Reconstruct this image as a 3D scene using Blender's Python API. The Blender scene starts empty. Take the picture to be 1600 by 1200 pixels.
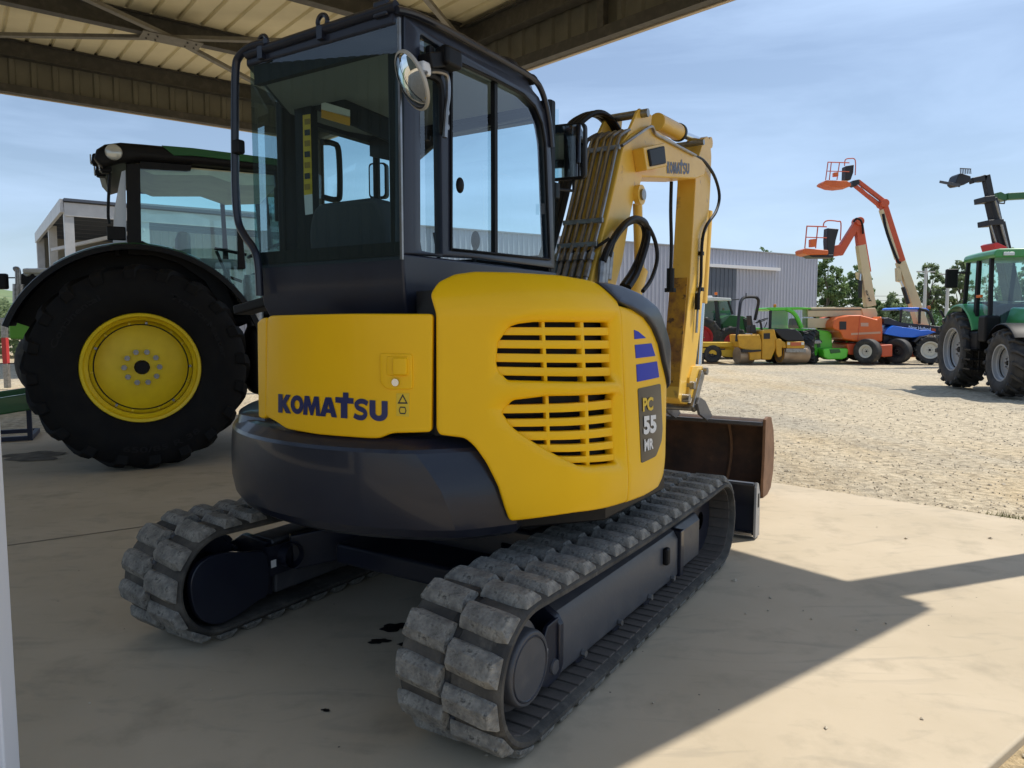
import bpy, bmesh, math, random
from mathutils import Vector, Matrix
random.seed(7)
S = bpy.context.scene
C = S.collection
PI = math.pi
R = math.radians

# ---------------------------------------------------------------- camera
FPX, PITCH, CAMH = 1140.0, 0.0819, 1.377       # focal length in photo pixels, downward pitch, eye height (m)
cam_data = bpy.data.cameras.new('camera')
cam_data.sensor_width = 36.0
cam_data.sensor_fit = 'HORIZONTAL'
cam_data.lens = FPX / 1600.0 * 36.0
cam_data.clip_start = 0.02
cam_data.clip_end = 6000
cam = bpy.data.objects.new('camera', cam_data)
cam.location = (0, 0, CAMH)
cam.rotation_euler = (PI / 2 - PITCH, 0, 0)
C.objects.link(cam)
S.camera = cam

# ---------------------------------------------------------------- sky and sun
SUN_TO = Vector((.938, .347, 0)).normalized()
SUN_EL = R(59.5)
W = bpy.data.worlds.new('World')
S.world = W
W.use_nodes = True
wn, wl = W.node_tree.nodes, W.node_tree.links
wn.clear()
wout = wn.new('ShaderNodeOutputWorld')
wbg = wn.new('ShaderNodeBackground')
wbg.inputs['Strength'].default_value = 0.051
sky = wn.new('ShaderNodeTexSky')
sky.sky_type = 'NISHITA'
sky.sun_disc = False
sky.sun_elevation = SUN_EL
sky.sun_rotation = math.atan2(SUN_TO.x, SUN_TO.y)
sky.air_density = 1.0
sky.dust_density = .9
sky.ozone_density = 1.6
sky.altitude = 0
# thin cirrus: stretched noise over the sky direction
tc = wn.new('ShaderNodeTexCoord')
mp = wn.new('ShaderNodeMapping')
mp.inputs['Rotation'].default_value = (0.25, 0.5, 0.35)
mp.inputs['Scale'].default_value = (1.6, 1.1, 7.0)
nz = wn.new('ShaderNodeTexNoise')
nz.inputs['Scale'].default_value = 1.3
nz.inputs['Detail'].default_value = 7
nz.inputs['Roughness'].default_value = .55
nz.inputs['Distortion'].default_value = .6
rp = wn.new('ShaderNodeValToRGB')
rp.color_ramp.elements[0].position = .40
rp.color_ramp.elements[0].color = (0.20, 0.20, 0.20, 1)
rp.color_ramp.elements[1].position = .78
rp.color_ramp.elements[1].color = (.78, .78, .78, 1)
mx = wn.new('ShaderNodeMixRGB')
mx.inputs['Color2'].default_value = (5.8, 7.6, 10.4, 1)
wl.new(tc.outputs['Generated'], mp.inputs['Vector'])
wl.new(mp.outputs['Vector'], nz.inputs['Vector'])
wl.new(nz.outputs['Fac'], rp.inputs['Fac'])
wl.new(rp.outputs['Color'], mx.inputs['Fac'])
wl.new(sky.outputs['Color'], mx.inputs['Color1'])
wl.new(mx.outputs['Color'], wbg.inputs['Color'])
wl.new(wbg.outputs['Background'], wout.inputs['Surface'])

sun_data = bpy.data.lights.new('sun', 'SUN')
sun_data.energy = 2.0
sun_data.angle = R(.55)
sun_data.color = (1.0, .95, .86)
sun = bpy.data.objects.new('sun', sun_data)
sun_dir = Vector((SUN_TO.x * math.cos(SUN_EL), SUN_TO.y * math.cos(SUN_EL), math.sin(SUN_EL)))
sun.rotation_euler = sun_dir.to_track_quat('Z', 'Y').to_euler()
sun.location = (20, 8, 30)
C.objects.link(sun)

S.view_settings.view_transform = 'Standard'
S.view_settings.look = 'None'
S.view_settings.exposure = 1.25
S.view_settings.gamma = 1
S.cycles.max_bounces = 10
S.cycles.transparent_max_bounces = 24
S.cycles.caustics_reflective = False
S.cycles.caustics_refractive = False

# ---------------------------------------------------------------- pixel helpers (a pixel gives only a direction)
_cp, _sp = math.cos(PITCH), math.sin(PITCH)
EYE = Vector((0, 0, CAMH))
def ray(px, py):
    x = (px - 800) / FPX; y = (600 - py) / FPX
    return Vector((x, _cp + y * _sp, -_sp + y * _cp))
def ground(px, py, z=0.0):
    d = ray(px, py); t = (z - CAMH) / d.z
    return EYE + d * t
class Frame:
    """a local frame standing on the ground: x right, y forward, z up"""
    def __init__(s, loc, rz):
        s.loc = Vector((loc[0], loc[1], 0)); s.rz = rz
        s.m = Matrix.Translation(s.loc) @ Matrix.Rotation(rz, 4, 'Z'); s.i = s.m.inverted()
        s.eye = s.i @ EYE; s.r3 = s.i.to_3x3()
    def dir(s, px, py): return s.r3 @ ray(px, py)
    def hit(s, px, py, ax, v):
        d = s.dir(px, py); t = (v - s.eye[ax]) / d[ax]
        return s.eye + d * t

# ---------------------------------------------------------------- materials
MATS = {}
def mat(name, col=(.5, .5, .5), rough=.5, metal=0., col2=None, nscale=8., nlo=.35, nhi=.7, bump=0., bscale=40., coat=0.,
        rvar=0., detail=6., spec=.5, coat_rough=.05, stretch=None, col3=None, n3scale=2., n3lo=.55, n3hi=.7, bump_dist=.02, obj=True):
    if name in MATS: return MATS[name]
    m = bpy.data.materials.new(name); m.use_nodes = True
    n, l = m.node_tree.nodes, m.node_tree.links
    b = n['Principled BSDF']
    b.inputs['Base Color'].default_value = (*col, 1)
    b.inputs['Roughness'].default_value = rough
    b.inputs['Metallic'].default_value = metal
    b.inputs['Specular IOR Level'].default_value = spec
    b.inputs['Coat Weight'].default_value = coat
    b.inputs['Coat Roughness'].default_value = coat_rough
    t = n.new('ShaderNodeTexCoord'); vec = t.outputs['Object']
    if stretch:
        q = n.new('ShaderNodeMapping'); q.inputs['Scale'].default_value = stretch
        l.new(vec, q.inputs['Vector']); vec = q.outputs['Vector']
    def noise(sc, d=detail, rgh=.6):
        k = n.new('ShaderNodeTexNoise'); k.inputs['Scale'].default_value = sc; k.inputs['Detail'].default_value = d
        k.inputs['Roughness'].default_value = rgh; l.new(vec, k.inputs['Vector']); return k.outputs['Fac']
    def ramp(src, lo, hi):
        k = n.new('ShaderNodeMapRange'); k.inputs['From Min'].default_value = lo; k.inputs['From Max'].default_value = hi
        l.new(src, k.inputs['Value']); return k.outputs['Result']
    cur = None
    if col2:
        f = ramp(noise(nscale), nlo, nhi)
        k = n.new('ShaderNodeMixRGB'); k.inputs['Color1'].default_value = (*col, 1); k.inputs['Color2'].default_value = (*col2, 1)
        l.new(f, k.inputs['Fac']); cur = k.outputs['Color']
        if rvar:
            a = n.new('ShaderNodeMath'); a.operation = 'MULTIPLY_ADD'; a.inputs[1].default_value = rvar; a.inputs[2].default_value = rough
            l.new(f, a.inputs[0]); l.new(a.outputs[0], b.inputs['Roughness'])
    if col3:
        f = ramp(noise(n3scale, 8), n3lo, n3hi)
        k = n.new('ShaderNodeMixRGB'); k.inputs['Color2'].default_value = (*col3, 1)
        if cur: l.new(cur, k.inputs['Color1'])
        else: k.inputs['Color1'].default_value = (*col, 1)
        l.new(f, k.inputs['Fac']); cur = k.outputs['Color']
    if cur: l.new(cur, b.inputs['Base Color'])
    if bump:
        k = n.new('ShaderNodeBump'); k.inputs['Strength'].default_value = bump; k.inputs['Distance'].default_value = bump_dist
        l.new(noise(bscale, 8), k.inputs['Height']); l.new(k.outputs['Normal'], b.inputs['Normal'])
    MATS[name] = m
    return m
def glass(name, tint=(.8, .9, .9), refl=1.0, rough=0.0):
    """a thin pane: tinted see-through plus a mirror part that grows at grazing angles"""
    if name in MATS: return MATS[name]
    m = bpy.data.materials.new(name); m.use_nodes = True
    n, l = m.node_tree.nodes, m.node_tree.links
    n.remove(n['Principled BSDF'])
    tr = n.new('ShaderNodeBsdfTransparent'); tr.inputs['Color'].default_value = (*tint, 1)
    gl = n.new('ShaderNodeBsdfGlossy'); gl.inputs['Roughness'].default_value = rough; gl.inputs['Color'].default_value = (refl, refl, refl, 1)
    fr = n.new('ShaderNodeLayerWeight'); fr.inputs['Blend'].default_value = .5
    pw_ = n.new('ShaderNodeMath'); pw_.operation = 'POWER'; pw_.inputs[1].default_value = 4.2
    l.new(fr.outputs['Facing'], pw_.inputs[0])
    k = n.new('ShaderNodeMapRange'); k.inputs['From Max'].default_value = 1; k.inputs['To Min'].default_value = .085; k.inputs['To Max'].default_value = 1
    l.new(pw_.outputs[0], k.inputs['Value'])
    mixs = n.new('ShaderNodeMixShader')
    l.new(k.outputs['Result'], mixs.inputs['Fac']); l.new(tr.outputs[0], mixs.inputs[1]); l.new(gl.outputs[0], mixs.inputs[2])
    l.new(mixs.outputs[0], n['Material Output'].inputs['Surface'])
    MATS[name] = m
    return m

# ---------------------------------------------------------------- mesh helpers
def frame_of(d, up=Vector((0, 0, 1))):
    d = d.normalized()
    if abs(d.dot(up)) > .98: up = Vector((0, 1, 0))
    x = d.cross(up).normalized(); y = x.cross(d).normalized()
    return x, y
def catmull(pts, n=6, closed=False):
    P = [Vector(p) for p in pts]; out = []
    N = len(P); rng = range(N if closed else N - 1)
    for i in rng:
        if closed: a, b, c_, d = P[i - 1], P[i], P[(i + 1) % N], P[(i + 2) % N]
        else: a, b, c_, d = P[max(i - 1, 0)], P[i], P[i + 1], P[min(i + 2, N - 1)]
        for k in range(n):
            t = k / n
            out.append(.5 * ((2 * b) + (c_ - a) * t + (2 * a - 5 * b + 4 * c_ - d) * t * t + (3 * b - a - 3 * c_ + d) * t ** 3))
    if not closed: out.append(P[-1].copy())
    return out
class MB:
    def __init__(s): s.bm = bmesh.new()
    def face(s, pts):
        vs = [s.bm.verts.new(p) for p in pts]
        try: return s.bm.faces.new(vs)
        except Exception: return None
    def box(s, c, d, m=None, taper=None):
        """centre, full size; taper=(tx,ty) scales the top"""
        cx, cy, cz = c; x, y, z = d[0] / 2, d[1] / 2, d[2] / 2
        tx, ty = taper or (1, 1)
        P = [(-x, -y, -z), (x, -y, -z), (x, y, -z), (-x, y, -z), (-x * tx, -y * ty, z), (x * tx, -y * ty, z), (x * tx, y * ty, z), (-x * tx, y * ty, z)]
        P = [Vector(p) for p in P]
        if m is not None: P = [m @ p for p in P]
        vs = [s.bm.verts.new(p + Vector(c)) for p in P]
        for f in ((3, 2, 1, 0), (4, 5, 6, 7), (0, 1, 5, 4), (1, 2, 6, 5), (2, 3, 7, 6), (3, 0, 4, 7)): s.bm.faces.new([vs[i] for i in f])
        return s
    def bar(s, a, b, w, h, up=Vector((0, 0, 1)), w2=None, h2=None):
        a, b = Vector(a), Vector(b); x, y = frame_of(b - a, Vector(up))
        w2 = w if w2 is None else w2; h2 = h if h2 is None else h2
        r = [[p + x * sx * ww / 2 + y * sy * hh / 2 for sx, sy in ((-1, -1), (1, -1), (1, 1), (-1, 1))] for p, ww, hh in ((a, w, h), (b, w2, h2))]
        return s.loft(r, caps=True)
    def loft(s, rings, caps=True, closed=True):
        V = [[s.bm.verts.new(p) for p in r] for r in rings]
        n = len(V[0])
        for i in range(len(V) - 1):
            for j in range(n if closed else n - 1):
                k = (j + 1) % n
                try: s.bm.faces.new((V[i][j], V[i][k], V[i + 1][k], V[i + 1][j]))
                except Exception: pass
        if caps and closed:
            try: s.bm.faces.new(list(reversed(V[0]))); s.bm.faces.new(V[-1])
            except Exception: pass
        return s
    def tube(s, pts, r, seg=10, caps=True, r2=None):
        P = [Vector(p) for p in pts]; rings = []
        x = None
        for i, p in enumerate(P):
            d = (P[min(i + 1, len(P) - 1)] - P[max(i - 1, 0)])
            if d.length < 1e-9: d = Vector((0, 0, 1))
            d.normalize()
            if x is None: x, y = frame_of(d)
            else:
                x = (x - d * x.dot(d))
                x = x.normalized() if x.length > 1e-6 else frame_of(d)[0]
                y = d.cross(x)
            rr = r if r2 is None else r + (r2 - r) * i / (len(P) - 1)
            y = d.cross(x)
            rings.append([p + x * rr * math.cos(2 * PI * k / seg) + y * rr * math.sin(2 * PI * k / seg) for k in range(seg)])
        return s.loft(rings, caps)
    def cyl(s, a, b, r, seg=20, r2=None): return s.tube([a, b], r, seg, True, r2)
    def lathe(s, prof, o, ax, seg=48, a0=0, a1=2 * PI):
        """profile [(radius, along axis)] revolved round axis ax at o"""
        o, ax = Vector(o), Vector(ax).normalized(); x, y = frame_of(ax)
        full = abs(a1 - a0 - 2 * PI) < 1e-6
        k = seg if full else seg + 1
        rings = []
        for i in range(k):
            t = a0 + (a1 - a0) * i / seg
            u = x * math.cos(t) + y * math.sin(t)
            rings.append([o + u * r + ax * z for r, z in prof])
        V = [[s.bm.verts.new(p) for p in r] for r in rings]
        for i in range(seg):
            A, B = V[i], V[(i + 1) % k]
            for j in range(len(prof) - 1):
                try: s.bm.faces.new((A[j], A[j + 1], B[j + 1], B[j]))
                except Exception: pass
        return s
    def prism(s, poly, vec):
        """polygon (3D points) swept by vec"""
        vec = Vector(vec); A = [Vector(p) for p in poly]
        return s.loft([A, [p + vec for p in A]], True)
    def sphere(s, c, r, u=12, v=8, sc=(1, 1, 1)):
        m = Matrix.Translation(Vector(c)) @ Matrix.Diagonal((r * sc[0], r * sc[1], r * sc[2], 1))
        bmesh.ops.create_uvsphere(s.bm, u_segments=u, v_segments=v, radius=1, matrix=m); return s
    def build(s, name, m, parent=None, bev=0., seg=2, ang=32, smooth=True, weld=True):
        if weld: bmesh.ops.remove_doubles(s.bm, verts=s.bm.verts, dist=1e-5)
        bmesh.ops.recalc_face_normals(s.bm, faces=s.bm.faces)
        return link_bm(s.bm, name, m, parent, bev, seg, ang, smooth)
def link_bm(bm, name, m, parent=None, bev=0., seg=2, ang=32, smooth=True):
    if smooth:
        a = R(ang)
        for f in bm.faces: f.smooth = True
        for e in bm.edges:
            if len(e.link_faces) == 2 and e.calc_face_angle(0) > a: e.smooth = False
    me = bpy.data.meshes.new(name); bm.to_mesh(me); bm.free()
    if m: me.materials.append(m)
    o = bpy.data.objects.new(name, me); C.objects.link(o)
    if parent: o.parent = parent
    if bev:
        b = o.modifiers.new('bevel', 'BEVEL'); b.width = bev; b.segments = seg; b.limit_method = 'ANGLE'; b.angle_limit = R(40); b.harden_normals = True
    return o
def thing(name, label, cat, loc=(0, 0, 0), rz=0., group=None):
    o = bpy.data.objects.new(name, None); C.objects.link(o); o.empty_display_size = .2
    o.location = loc; o.rotation_euler = (0, 0, rz)
    return tag(o, label, cat, group)
def tag(o, label, cat, group=None, kind=None):
    o['label'] = label; o['category'] = cat
    if group: o['group'] = group
    if kind: o['kind'] = kind
    return o
def struct(o, label=None):
    o['kind'] = 'structure'
    if label: o['label'] = label
    return o
def part_empty(name, parent, loc=(0, 0, 0), rot=(0, 0, 0)):
    o = bpy.data.objects.new(name, None); C.objects.link(o); o.parent = parent; o.location = loc; o.rotation_euler = rot; o.empty_display_size = .1
    return o
KIDS = {}
def copy_obj(o, parent=None, mtx=None):
    c_ = o.copy(); C.objects.link(c_)
    if parent is not None: c_.parent = parent
    if mtx is not None: c_.matrix_local = mtx
    return c_
def copy_tree(o, parent=None):
    c_ = o.copy(); C.objects.link(c_); c_.parent = parent
    for ch in [x for x in bpy.data.objects if x.parent == o]: copy_tree(ch, c_)
    return c_
def fill2d(outlines, extrude=0., bevel=0., bres=2):
    """flat shape with holes from closed outlines (x, y): a bmesh whose z is the thickness"""
    cu = bpy.data.curves.new('t', 'CURVE'); cu.dimensions = '2D'; cu.fill_mode = 'BOTH'
    cu.extrude = extrude; cu.bevel_depth = bevel; cu.bevel_resolution = bres; cu.offset = -bevel
    for o in outlines:
        sp = cu.splines.new('POLY'); sp.points.add(len(o) - 1)
        for p, q in zip(sp.points, o): p.co = (q[0], q[1], 0, 1)
        sp.use_cyclic_u = True
    return _curve_bm(cu)
def _curve_bm(cu):
    ob = bpy.data.objects.new('t', cu); C.objects.link(ob)
    dg = bpy.context.evaluated_depsgraph_get(); dg.update()
    ev = ob.evaluated_get(dg); me = ev.to_mesh()
    bm = bmesh.new(); bm.from_mesh(me); ev.to_mesh_clear()
    bpy.data.objects.remove(ob); bpy.data.curves.remove(cu)
    bmesh.ops.remove_doubles(bm, verts=bm.verts, dist=1e-5)
    return bm
def text2d(txt, offset=.02, extrude=0., shear=0., res=3):
    cu = bpy.data.curves.new('t', 'FONT'); cu.body = txt; cu.offset = offset; cu.extrude = extrude; cu.shear = shear
    cu.resolution_u = res; cu.fill_mode = 'BOTH' if extrude else 'FRONT'
    bm = _curve_bm(cu)
    xs = [v.co.x for v in bm.verts]; ys = [v.co.y for v in bm.verts]
    x0, x1, y0, y1 = min(xs), max(xs), min(ys), max(ys)
    for v in bm.verts: v.co.x = (v.co.x - x0) / (x1 - x0); v.co.y = (v.co.y - y0) / (y1 - y0)
    return bm
def cut_grid(bm, step, axes=(0, 1)):
    for ax in axes:
        vs = [v.co[ax] for v in bm.verts]
        if not vs: return bm
        a, b = min(vs), max(vs); k = math.floor(a / step) + 1
        no = Vector((0, 0, 0)); no[ax] = 1
        while k * step < b:
            co = Vector((0, 0, 0)); co[ax] = k * step
            bmesh.ops.bisect_plane(bm, geom=bm.verts[:] + bm.edges[:] + bm.faces[:], plane_co=co, plane_no=no, dist=1e-5)
            k += 1
    return bm
def bilerp(q, u, v):
    """q = TL, TR, BR, BL; u to the right, v up"""
    t = Vector(q[0]).lerp(Vector(q[1]), u); b = Vector(q[3]).lerp(Vector(q[2]), u)
    return b.lerp(t, v)
def print3d(bm, fn, name, m, parent, step=None):
    """flat lettering (unit square) laid on a surface: fn(u, v) -> point"""
    if step: cut_grid(bm, step)
    for v in bm.verts: v.co = fn(v.co.x, v.co.y)
    bmesh.ops.recalc_face_normals(bm, faces=bm.faces)
    return link_bm(bm, name, m, parent, smooth=False)
def pt_in(poly, x, y):
    c_ = False; j = len(poly) - 1
    for i in range(len(poly)):
        xi, yi = poly[i]; xj, yj = poly[j]
        if (yi > y) != (yj > y) and x < (xj - xi) * (y - yi) / (yj - yi) + xi: c_ = not c_
        j = i
    return c_
def dist_poly(poly, x, y):
    best = 1e9
    for i in range(len(poly)):
        ax, ay = poly[i - 1]; bx, by = poly[i]
        dx, dy = bx - ax, by - ay; L = dx * dx + dy * dy
        t = 0 if L == 0 else max(0, min(1, ((x - ax) * dx + (y - ay) * dy) / L))
        best = min(best, math.hypot(x - ax - t * dx, y - ay - t * dy))
    return best
# ---------------------------------------------------------------- palette
M_yel = mat('excavator_yellow', (.93, .53, .0005), .42, col2=(.89, .50, .001), nscale=3, coat=.12, coat_rough=.1, spec=.3, bump=.015, bscale=90, rvar=.06)
M_yelb = mat('boom_yellow', (.80, .50, .075), .42, col2=(.74, .44, .05), nscale=5, coat=.15, coat_rough=.2, col3=(.36, .2, .06), n3scale=9, n3lo=.62, n3hi=.75, bump=.03)
M_rusty = mat('arm_worn', (.50, .26, .02), .6, col2=(.24, .11, .03), nscale=7, nlo=.42, nhi=.62, col3=(.09, .045, .02), n3scale=16, n3lo=.56, n3hi=.66, bump=.08)
M_dark = mat('dark_grey_paint', (.011, .013, .024), .28, col2=(.015, .018, .030), nscale=4, coat=.3, coat_rough=.06, spec=.35, rvar=.1, bump=.02, bscale=60)
M_cabgrey = mat('cab_grey_paint', (.016, .019, .032), .35, col2=(.022, .026, .042), nscale=5, coat=.25, spec=.35, coat_rough=.15, rvar=.1)
M_frame = mat('undercarriage_grey', (.06, .063, .072), .40, col2=(.09, .088, .09), nscale=14, nlo=.45, nhi=.75, col3=(.16, .14, .12), n3scale=30, n3lo=.66, n3hi=.8, bump=.04, rvar=.15)
M_black = mat('black_plastic', (.005, .005, .006), .5, col2=(.008, .008, .009), nscale=20, spec=.25)
M_hose = mat('hose_rubber', (.006, .006, .007), .5, spec=.3)
M_track = mat('track_rubber', (.035, .033, .03), .85, col2=(.12, .108, .09), nscale=6, nlo=.4, nhi=.72, col3=(.17, .155, .13), n3scale=14, n3lo=.6, n3hi=.8, bump=.35, bscale=55)
M_lug = mat('track_lug_rubber', (.14, .134, .122), .85, col2=(.34, .325, .285), nscale=24, nlo=.36, nhi=.66, col3=(.05, .047, .043), n3scale=45, n3lo=.52, n3hi=.70, bump=.7, bscale=60)
M_inner = mat('track_inner_rubber', (.075, .064, .055), .8, col2=(.12, .10, .085), nscale=10, bump=.2)
M_tyre = mat('tyre_rubber', (.004, .004, .005), .7, col2=(.008, .008, .008), nscale=6, spec=.22, bump=.1, bscale=30)
M_tyred = mat('tyre_dusty', (.020, .020, .021), .7, col2=(.07, .062, .052), nscale=5, nlo=.45, nhi=.75, bump=.15, bscale=30)
M_chrome = mat('chrome', (.62, .63, .65), .16, 1.)
M_steel = mat('bare_steel', (.36, .36, .36), .38, .9, col2=(.2, .19, .18), nscale=20)
M_pipe = mat('steel_pipe', (.33, .33, .34), .3, .9, col2=(.24, .22, .19), nscale=15)
M_bucket = mat('bucket_rust', (.085, .040, .022), .7, col2=(.035, .02, .014), nscale=6, nlo=.35, nhi=.65, col3=(.2, .11, .05), n3scale=5, n3lo=.62, n3hi=.85, bump=.12)
M_cutting = mat('bucket_edge', (.20, .105, .055), .7, col2=(.12, .06, .03), nscale=10, bump=.1)
M_blue = mat('decal_blue', (.008, .03, .42), .4, spec=.2)
M_navy = mat('lettering_navy', (.012, .018, .10), .4)
M_decal = mat('decal_black', (.02, .018, .017), .28)
M_white = mat('decal_white', (.75, .75, .75), .4)
M_label = mat('label_yellow', (.75, .5, .02), .45)
M_ink = mat('label_ink', (.02, .02, .02), .5)
M_rad = mat('radiator_dark', (.012, .011, .011), .7)
M_gtint = glass('cab_glass_tinted', (.72, .90, .90), .8)
M_gclear = glass('cab_glass_clear', (.80, .93, .96))
M_gteal = glass('tractor_glass', (.72, .95, .94))
M_mirror = mat('mirror_glass', (.75, .78, .8), .02, 1.)
M_seat = mat('seat_fabric', (.05, .053, .062), .85, bump=.1, bscale=200)
M_head = mat('headliner', (.26, .27, .27), .8)
M_cream = mat('tractor_headliner', (.72, .68, .48), .8, col2=(.6, .56, .40), nscale=4)
M_jdg = mat('tractor_green', (.008, .10, .016), .35, coat=.3)
M_jdy = mat('wheel_yellow', (.90, .66, .010), .42, col2=(.80, .57, .01), nscale=5, rvar=.1)
M_amber = mat('amber_lens', (.75, .16, .01), .25)
M_lens = mat('lamp_lens', (.62, .64, .62), .15, .3)
# ---------------------------------------------------------------- setting: yard, slab
E1, E2 = Vector((.6, -.8, 0)), Vector((.8, .6, 0))        # axes of the shed over the slab
def EW(a, b, z=0.): return E1 * a + E2 * b + Vector((0, 0, z))
def gravel_mat():
    m = mat('yard_gravel', (.30, .245, .165), .95, col2=(.60, .50, .345), nscale=11, nlo=.34, nhi=.60, bump=1., bscale=22, bump_dist=.035, detail=12)
    n, l = m.node_tree.nodes, m.node_tree.links
    b = n['Principled BSDF']; src = b.inputs['Base Color'].links[0].from_socket; t = n.new('ShaderNodeTexCoord')
    def patch(src, sc, lo, hi, fac, colr, seed):
        mp_ = n.new('ShaderNodeMapping'); mp_.inputs['Location'].default_value = (seed, seed * .7, 0); mp_.inputs['Scale'].default_value = (1, .45, 1); mp_.inputs['Rotation'].default_value = (0, 0, .5)
        l.new(t.outputs['Object'], mp_.inputs['Vector'])
        k = n.new('ShaderNodeTexNoise'); k.inputs['Scale'].default_value = sc; k.inputs['Detail'].default_value = 8; k.inputs['Roughness'].default_value = .65; l.new(mp_.outputs[0], k.inputs['Vector'])
        r_ = n.new('ShaderNodeMapRange'); r_.inputs['From Min'].default_value = lo; r_.inputs['From Max'].default_value = hi; r_.inputs['To Max'].default_value = fac; l.new(k.outputs['Fac'], r_.inputs['Value'])
        x = n.new('ShaderNodeMixRGB'); x.blend_type = 'MULTIPLY'; x.inputs['Color2'].default_value = (*colr, 1); l.new(src, x.inputs['Color1']); l.new(r_.outputs[0], x.inputs['Fac']); return x.outputs[0]
    src = patch(src, .38, .46, .62, .9, (.74, .78, .86), 3)      # greyer stone
    src = patch(src, .16, .48, .60, .9, (1.0, .90, .72), 11)     # sandy wheel lanes
    src = patch(src, 3.2, .54, .66, .8, (.70, .68, .66), 7)
    l.new(src, b.inputs['Base Color']); return m
M_gravel = gravel_mat()
def concrete_mat():
    m = mat('slab_concrete', (.46, .38, .265), .82, col2=(.54, .45, .325), nscale=1.1, nlo=.33, nhi=.67, col3=(.37, .31, .22), n3scale=3.4, n3lo=.52, n3hi=.76, bump=.08, bscale=180, detail=9)
    n, l = m.node_tree.nodes, m.node_tree.links
    b = n['Principled BSDF']; src = b.inputs['Base Color'].links[0].from_socket
    t = n.new('ShaderNodeTexCoord')
    # drag marks: strongly stretched noise; pits: small dark specks
    mp_ = n.new('ShaderNodeMapping'); mp_.inputs['Rotation'].default_value = (0, 0, R(-8)); mp_.inputs['Scale'].default_value = (.8, 2.8, 1)
    l.new(t.outputs['Object'], mp_.inputs['Vector'])
    k = n.new('ShaderNodeTexNoise'); k.inputs['Scale'].default_value = 1.6; k.inputs['Detail'].default_value = 7; k.inputs['Distortion'].default_value = 2.6
    l.new(mp_.outputs[0], k.inputs['Vector'])
    r_ = n.new('ShaderNodeMapRange'); r_.inputs['From Min'].default_value = .57; r_.inputs['From Max'].default_value = .70; r_.inputs['To Max'].default_value = .22
    l.new(k.outputs['Fac'], r_.inputs['Value'])
    mx_ = n.new('ShaderNodeMixRGB'); mx_.inputs['Color2'].default_value = (.20, .185, .155, 1)
    l.new(src, mx_.inputs['Color1']); l.new(r_.outputs['Result'], mx_.inputs['Fac'])
    v = n.new('ShaderNodeTexVoronoi'); v.inputs['Scale'].default_value = 9; l.new(t.outputs['Object'], v.inputs['Vector'])
    lt = n.new('ShaderNodeMath'); lt.operation = 'LESS_THAN'; lt.inputs[1].default_value = .036; l.new(v.outputs['Distance'], lt.inputs[0])
    wn_ = n.new('ShaderNodeTexNoise'); wn_.inputs['Scale'].default_value = 5; l.new(t.outputs['Object'], wn_.inputs['Vector'])
    gt = n.new('ShaderNodeMath'); gt.operation = 'GREATER_THAN'; gt.inputs[1].default_value = .53; l.new(wn_.outputs['Fac'], gt.inputs[0])
    an = n.new('ShaderNodeMath'); an.operation = 'MULTIPLY'; l.new(lt.outputs[0], an.inputs[0]); l.new(gt.outputs[0], an.inputs[1])
    mx2 = n.new('ShaderNodeMixRGB'); mx2.inputs['Color2'].default_value = (.09, .08, .07, 1)
    l.new(mx_.outputs[0], mx2.inputs['Color1']); l.new(an.outputs[0], mx2.inputs['Fac'])
    l.new(mx2.outputs[0], b.inputs['Base Color'])
    return m
M_conc = concrete_mat()
M_damp = mat('damp_stain', (.11, .095, .075), .9, col2=(.26, .225, .18), nscale=5, spec=.1)
M_oil = mat('oil_stain', (.016, .014, .013), .35)

g = MB()
NX = 60
def yz(x, y): return -.035
bmesh.ops.create_grid(g.bm, x_segments=2, y_segments=2, size=1500)
gy = g.build('gravel_yard', M_gravel); gy.location.z = -.035
struct(gy, 'pale beige gravel yard stretching to the parked machines')
# slab
slab_pts = [EW(-.845, -9), EW(-.845, 6.12), EW(-10.9, 4.24), EW(-10.9, -9)]
s_ = MB(); s_.prism([p + Vector((0, 0, -.14)) for p in slab_pts], (0, 0, .14))
slab = struct(s_.build('concrete_slab', M_conc, bev=.012), 'light concrete slab under the excavator')
for a_, b_ in ((ground(-40, 860), ground(420, 796)), (ground(430, 795), ground(700, 760))):
    jm = MB(); jm.bar(Vector((a_.x, a_.y, .003)), Vector((b_.x, b_.y, .003)), .012, .003); jm.build('slab_joint', mat('joint_dark', (.27, .23, .17), .9), slab)
def blob(c, r, k, z, seed, ar=.45, rot=0.):
    rnd = random.Random(seed); pts = []
    n = 36; ph = [rnd.uniform(0, 6.3) for _ in range(4)]
    for i in range(n):
        a = 2 * PI * i / n
        q = r * (1 + k * (.5 * math.sin(2 * a + ph[0]) + .35 * math.sin(3 * a + ph[1]) + .3 * math.sin(5 * a + ph[2]) + .2 * math.sin(8 * a + ph[3])))
        x, y = q * math.cos(a), q * math.sin(a) * ar
        pts.append(Vector((c.x + x * math.cos(rot) - y * math.sin(rot), c.y + x * math.sin(rot) + y * math.cos(rot), z)))
    return pts
for i, (px, py, r, ar, lab) in enumerate([(617, 981, .062, .75, 'largest dark oil drip between the tracks'), (592, 1003, .042, .65, 'oval oil drip left of the near track'),
                                     (629, 1008, .022, .7, 'tiny oil drip beside the near track'), (638, 1058, .022, .9, 'small oil drip at the edge of the near rear track'), (509, 1111, .016, .6, 'single small dark crumb stain on the open concrete')]):
    m_ = MB(); m_.face(blob(ground(px, py), r, .38, .004, 31 + i, ar))
    tag(m_.build('oil_drip', M_oil), lab + ' on the concrete', 'stain', 'oil drips on the concrete')
m_ = MB(); m_.face(blob(ground(52, 713), .34, .4, .004, 5, .75))
tag(m_.build('damp_patch', M_damp), 'brown damp patch on the concrete beside the big tractor tyre', 'stain')
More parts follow.
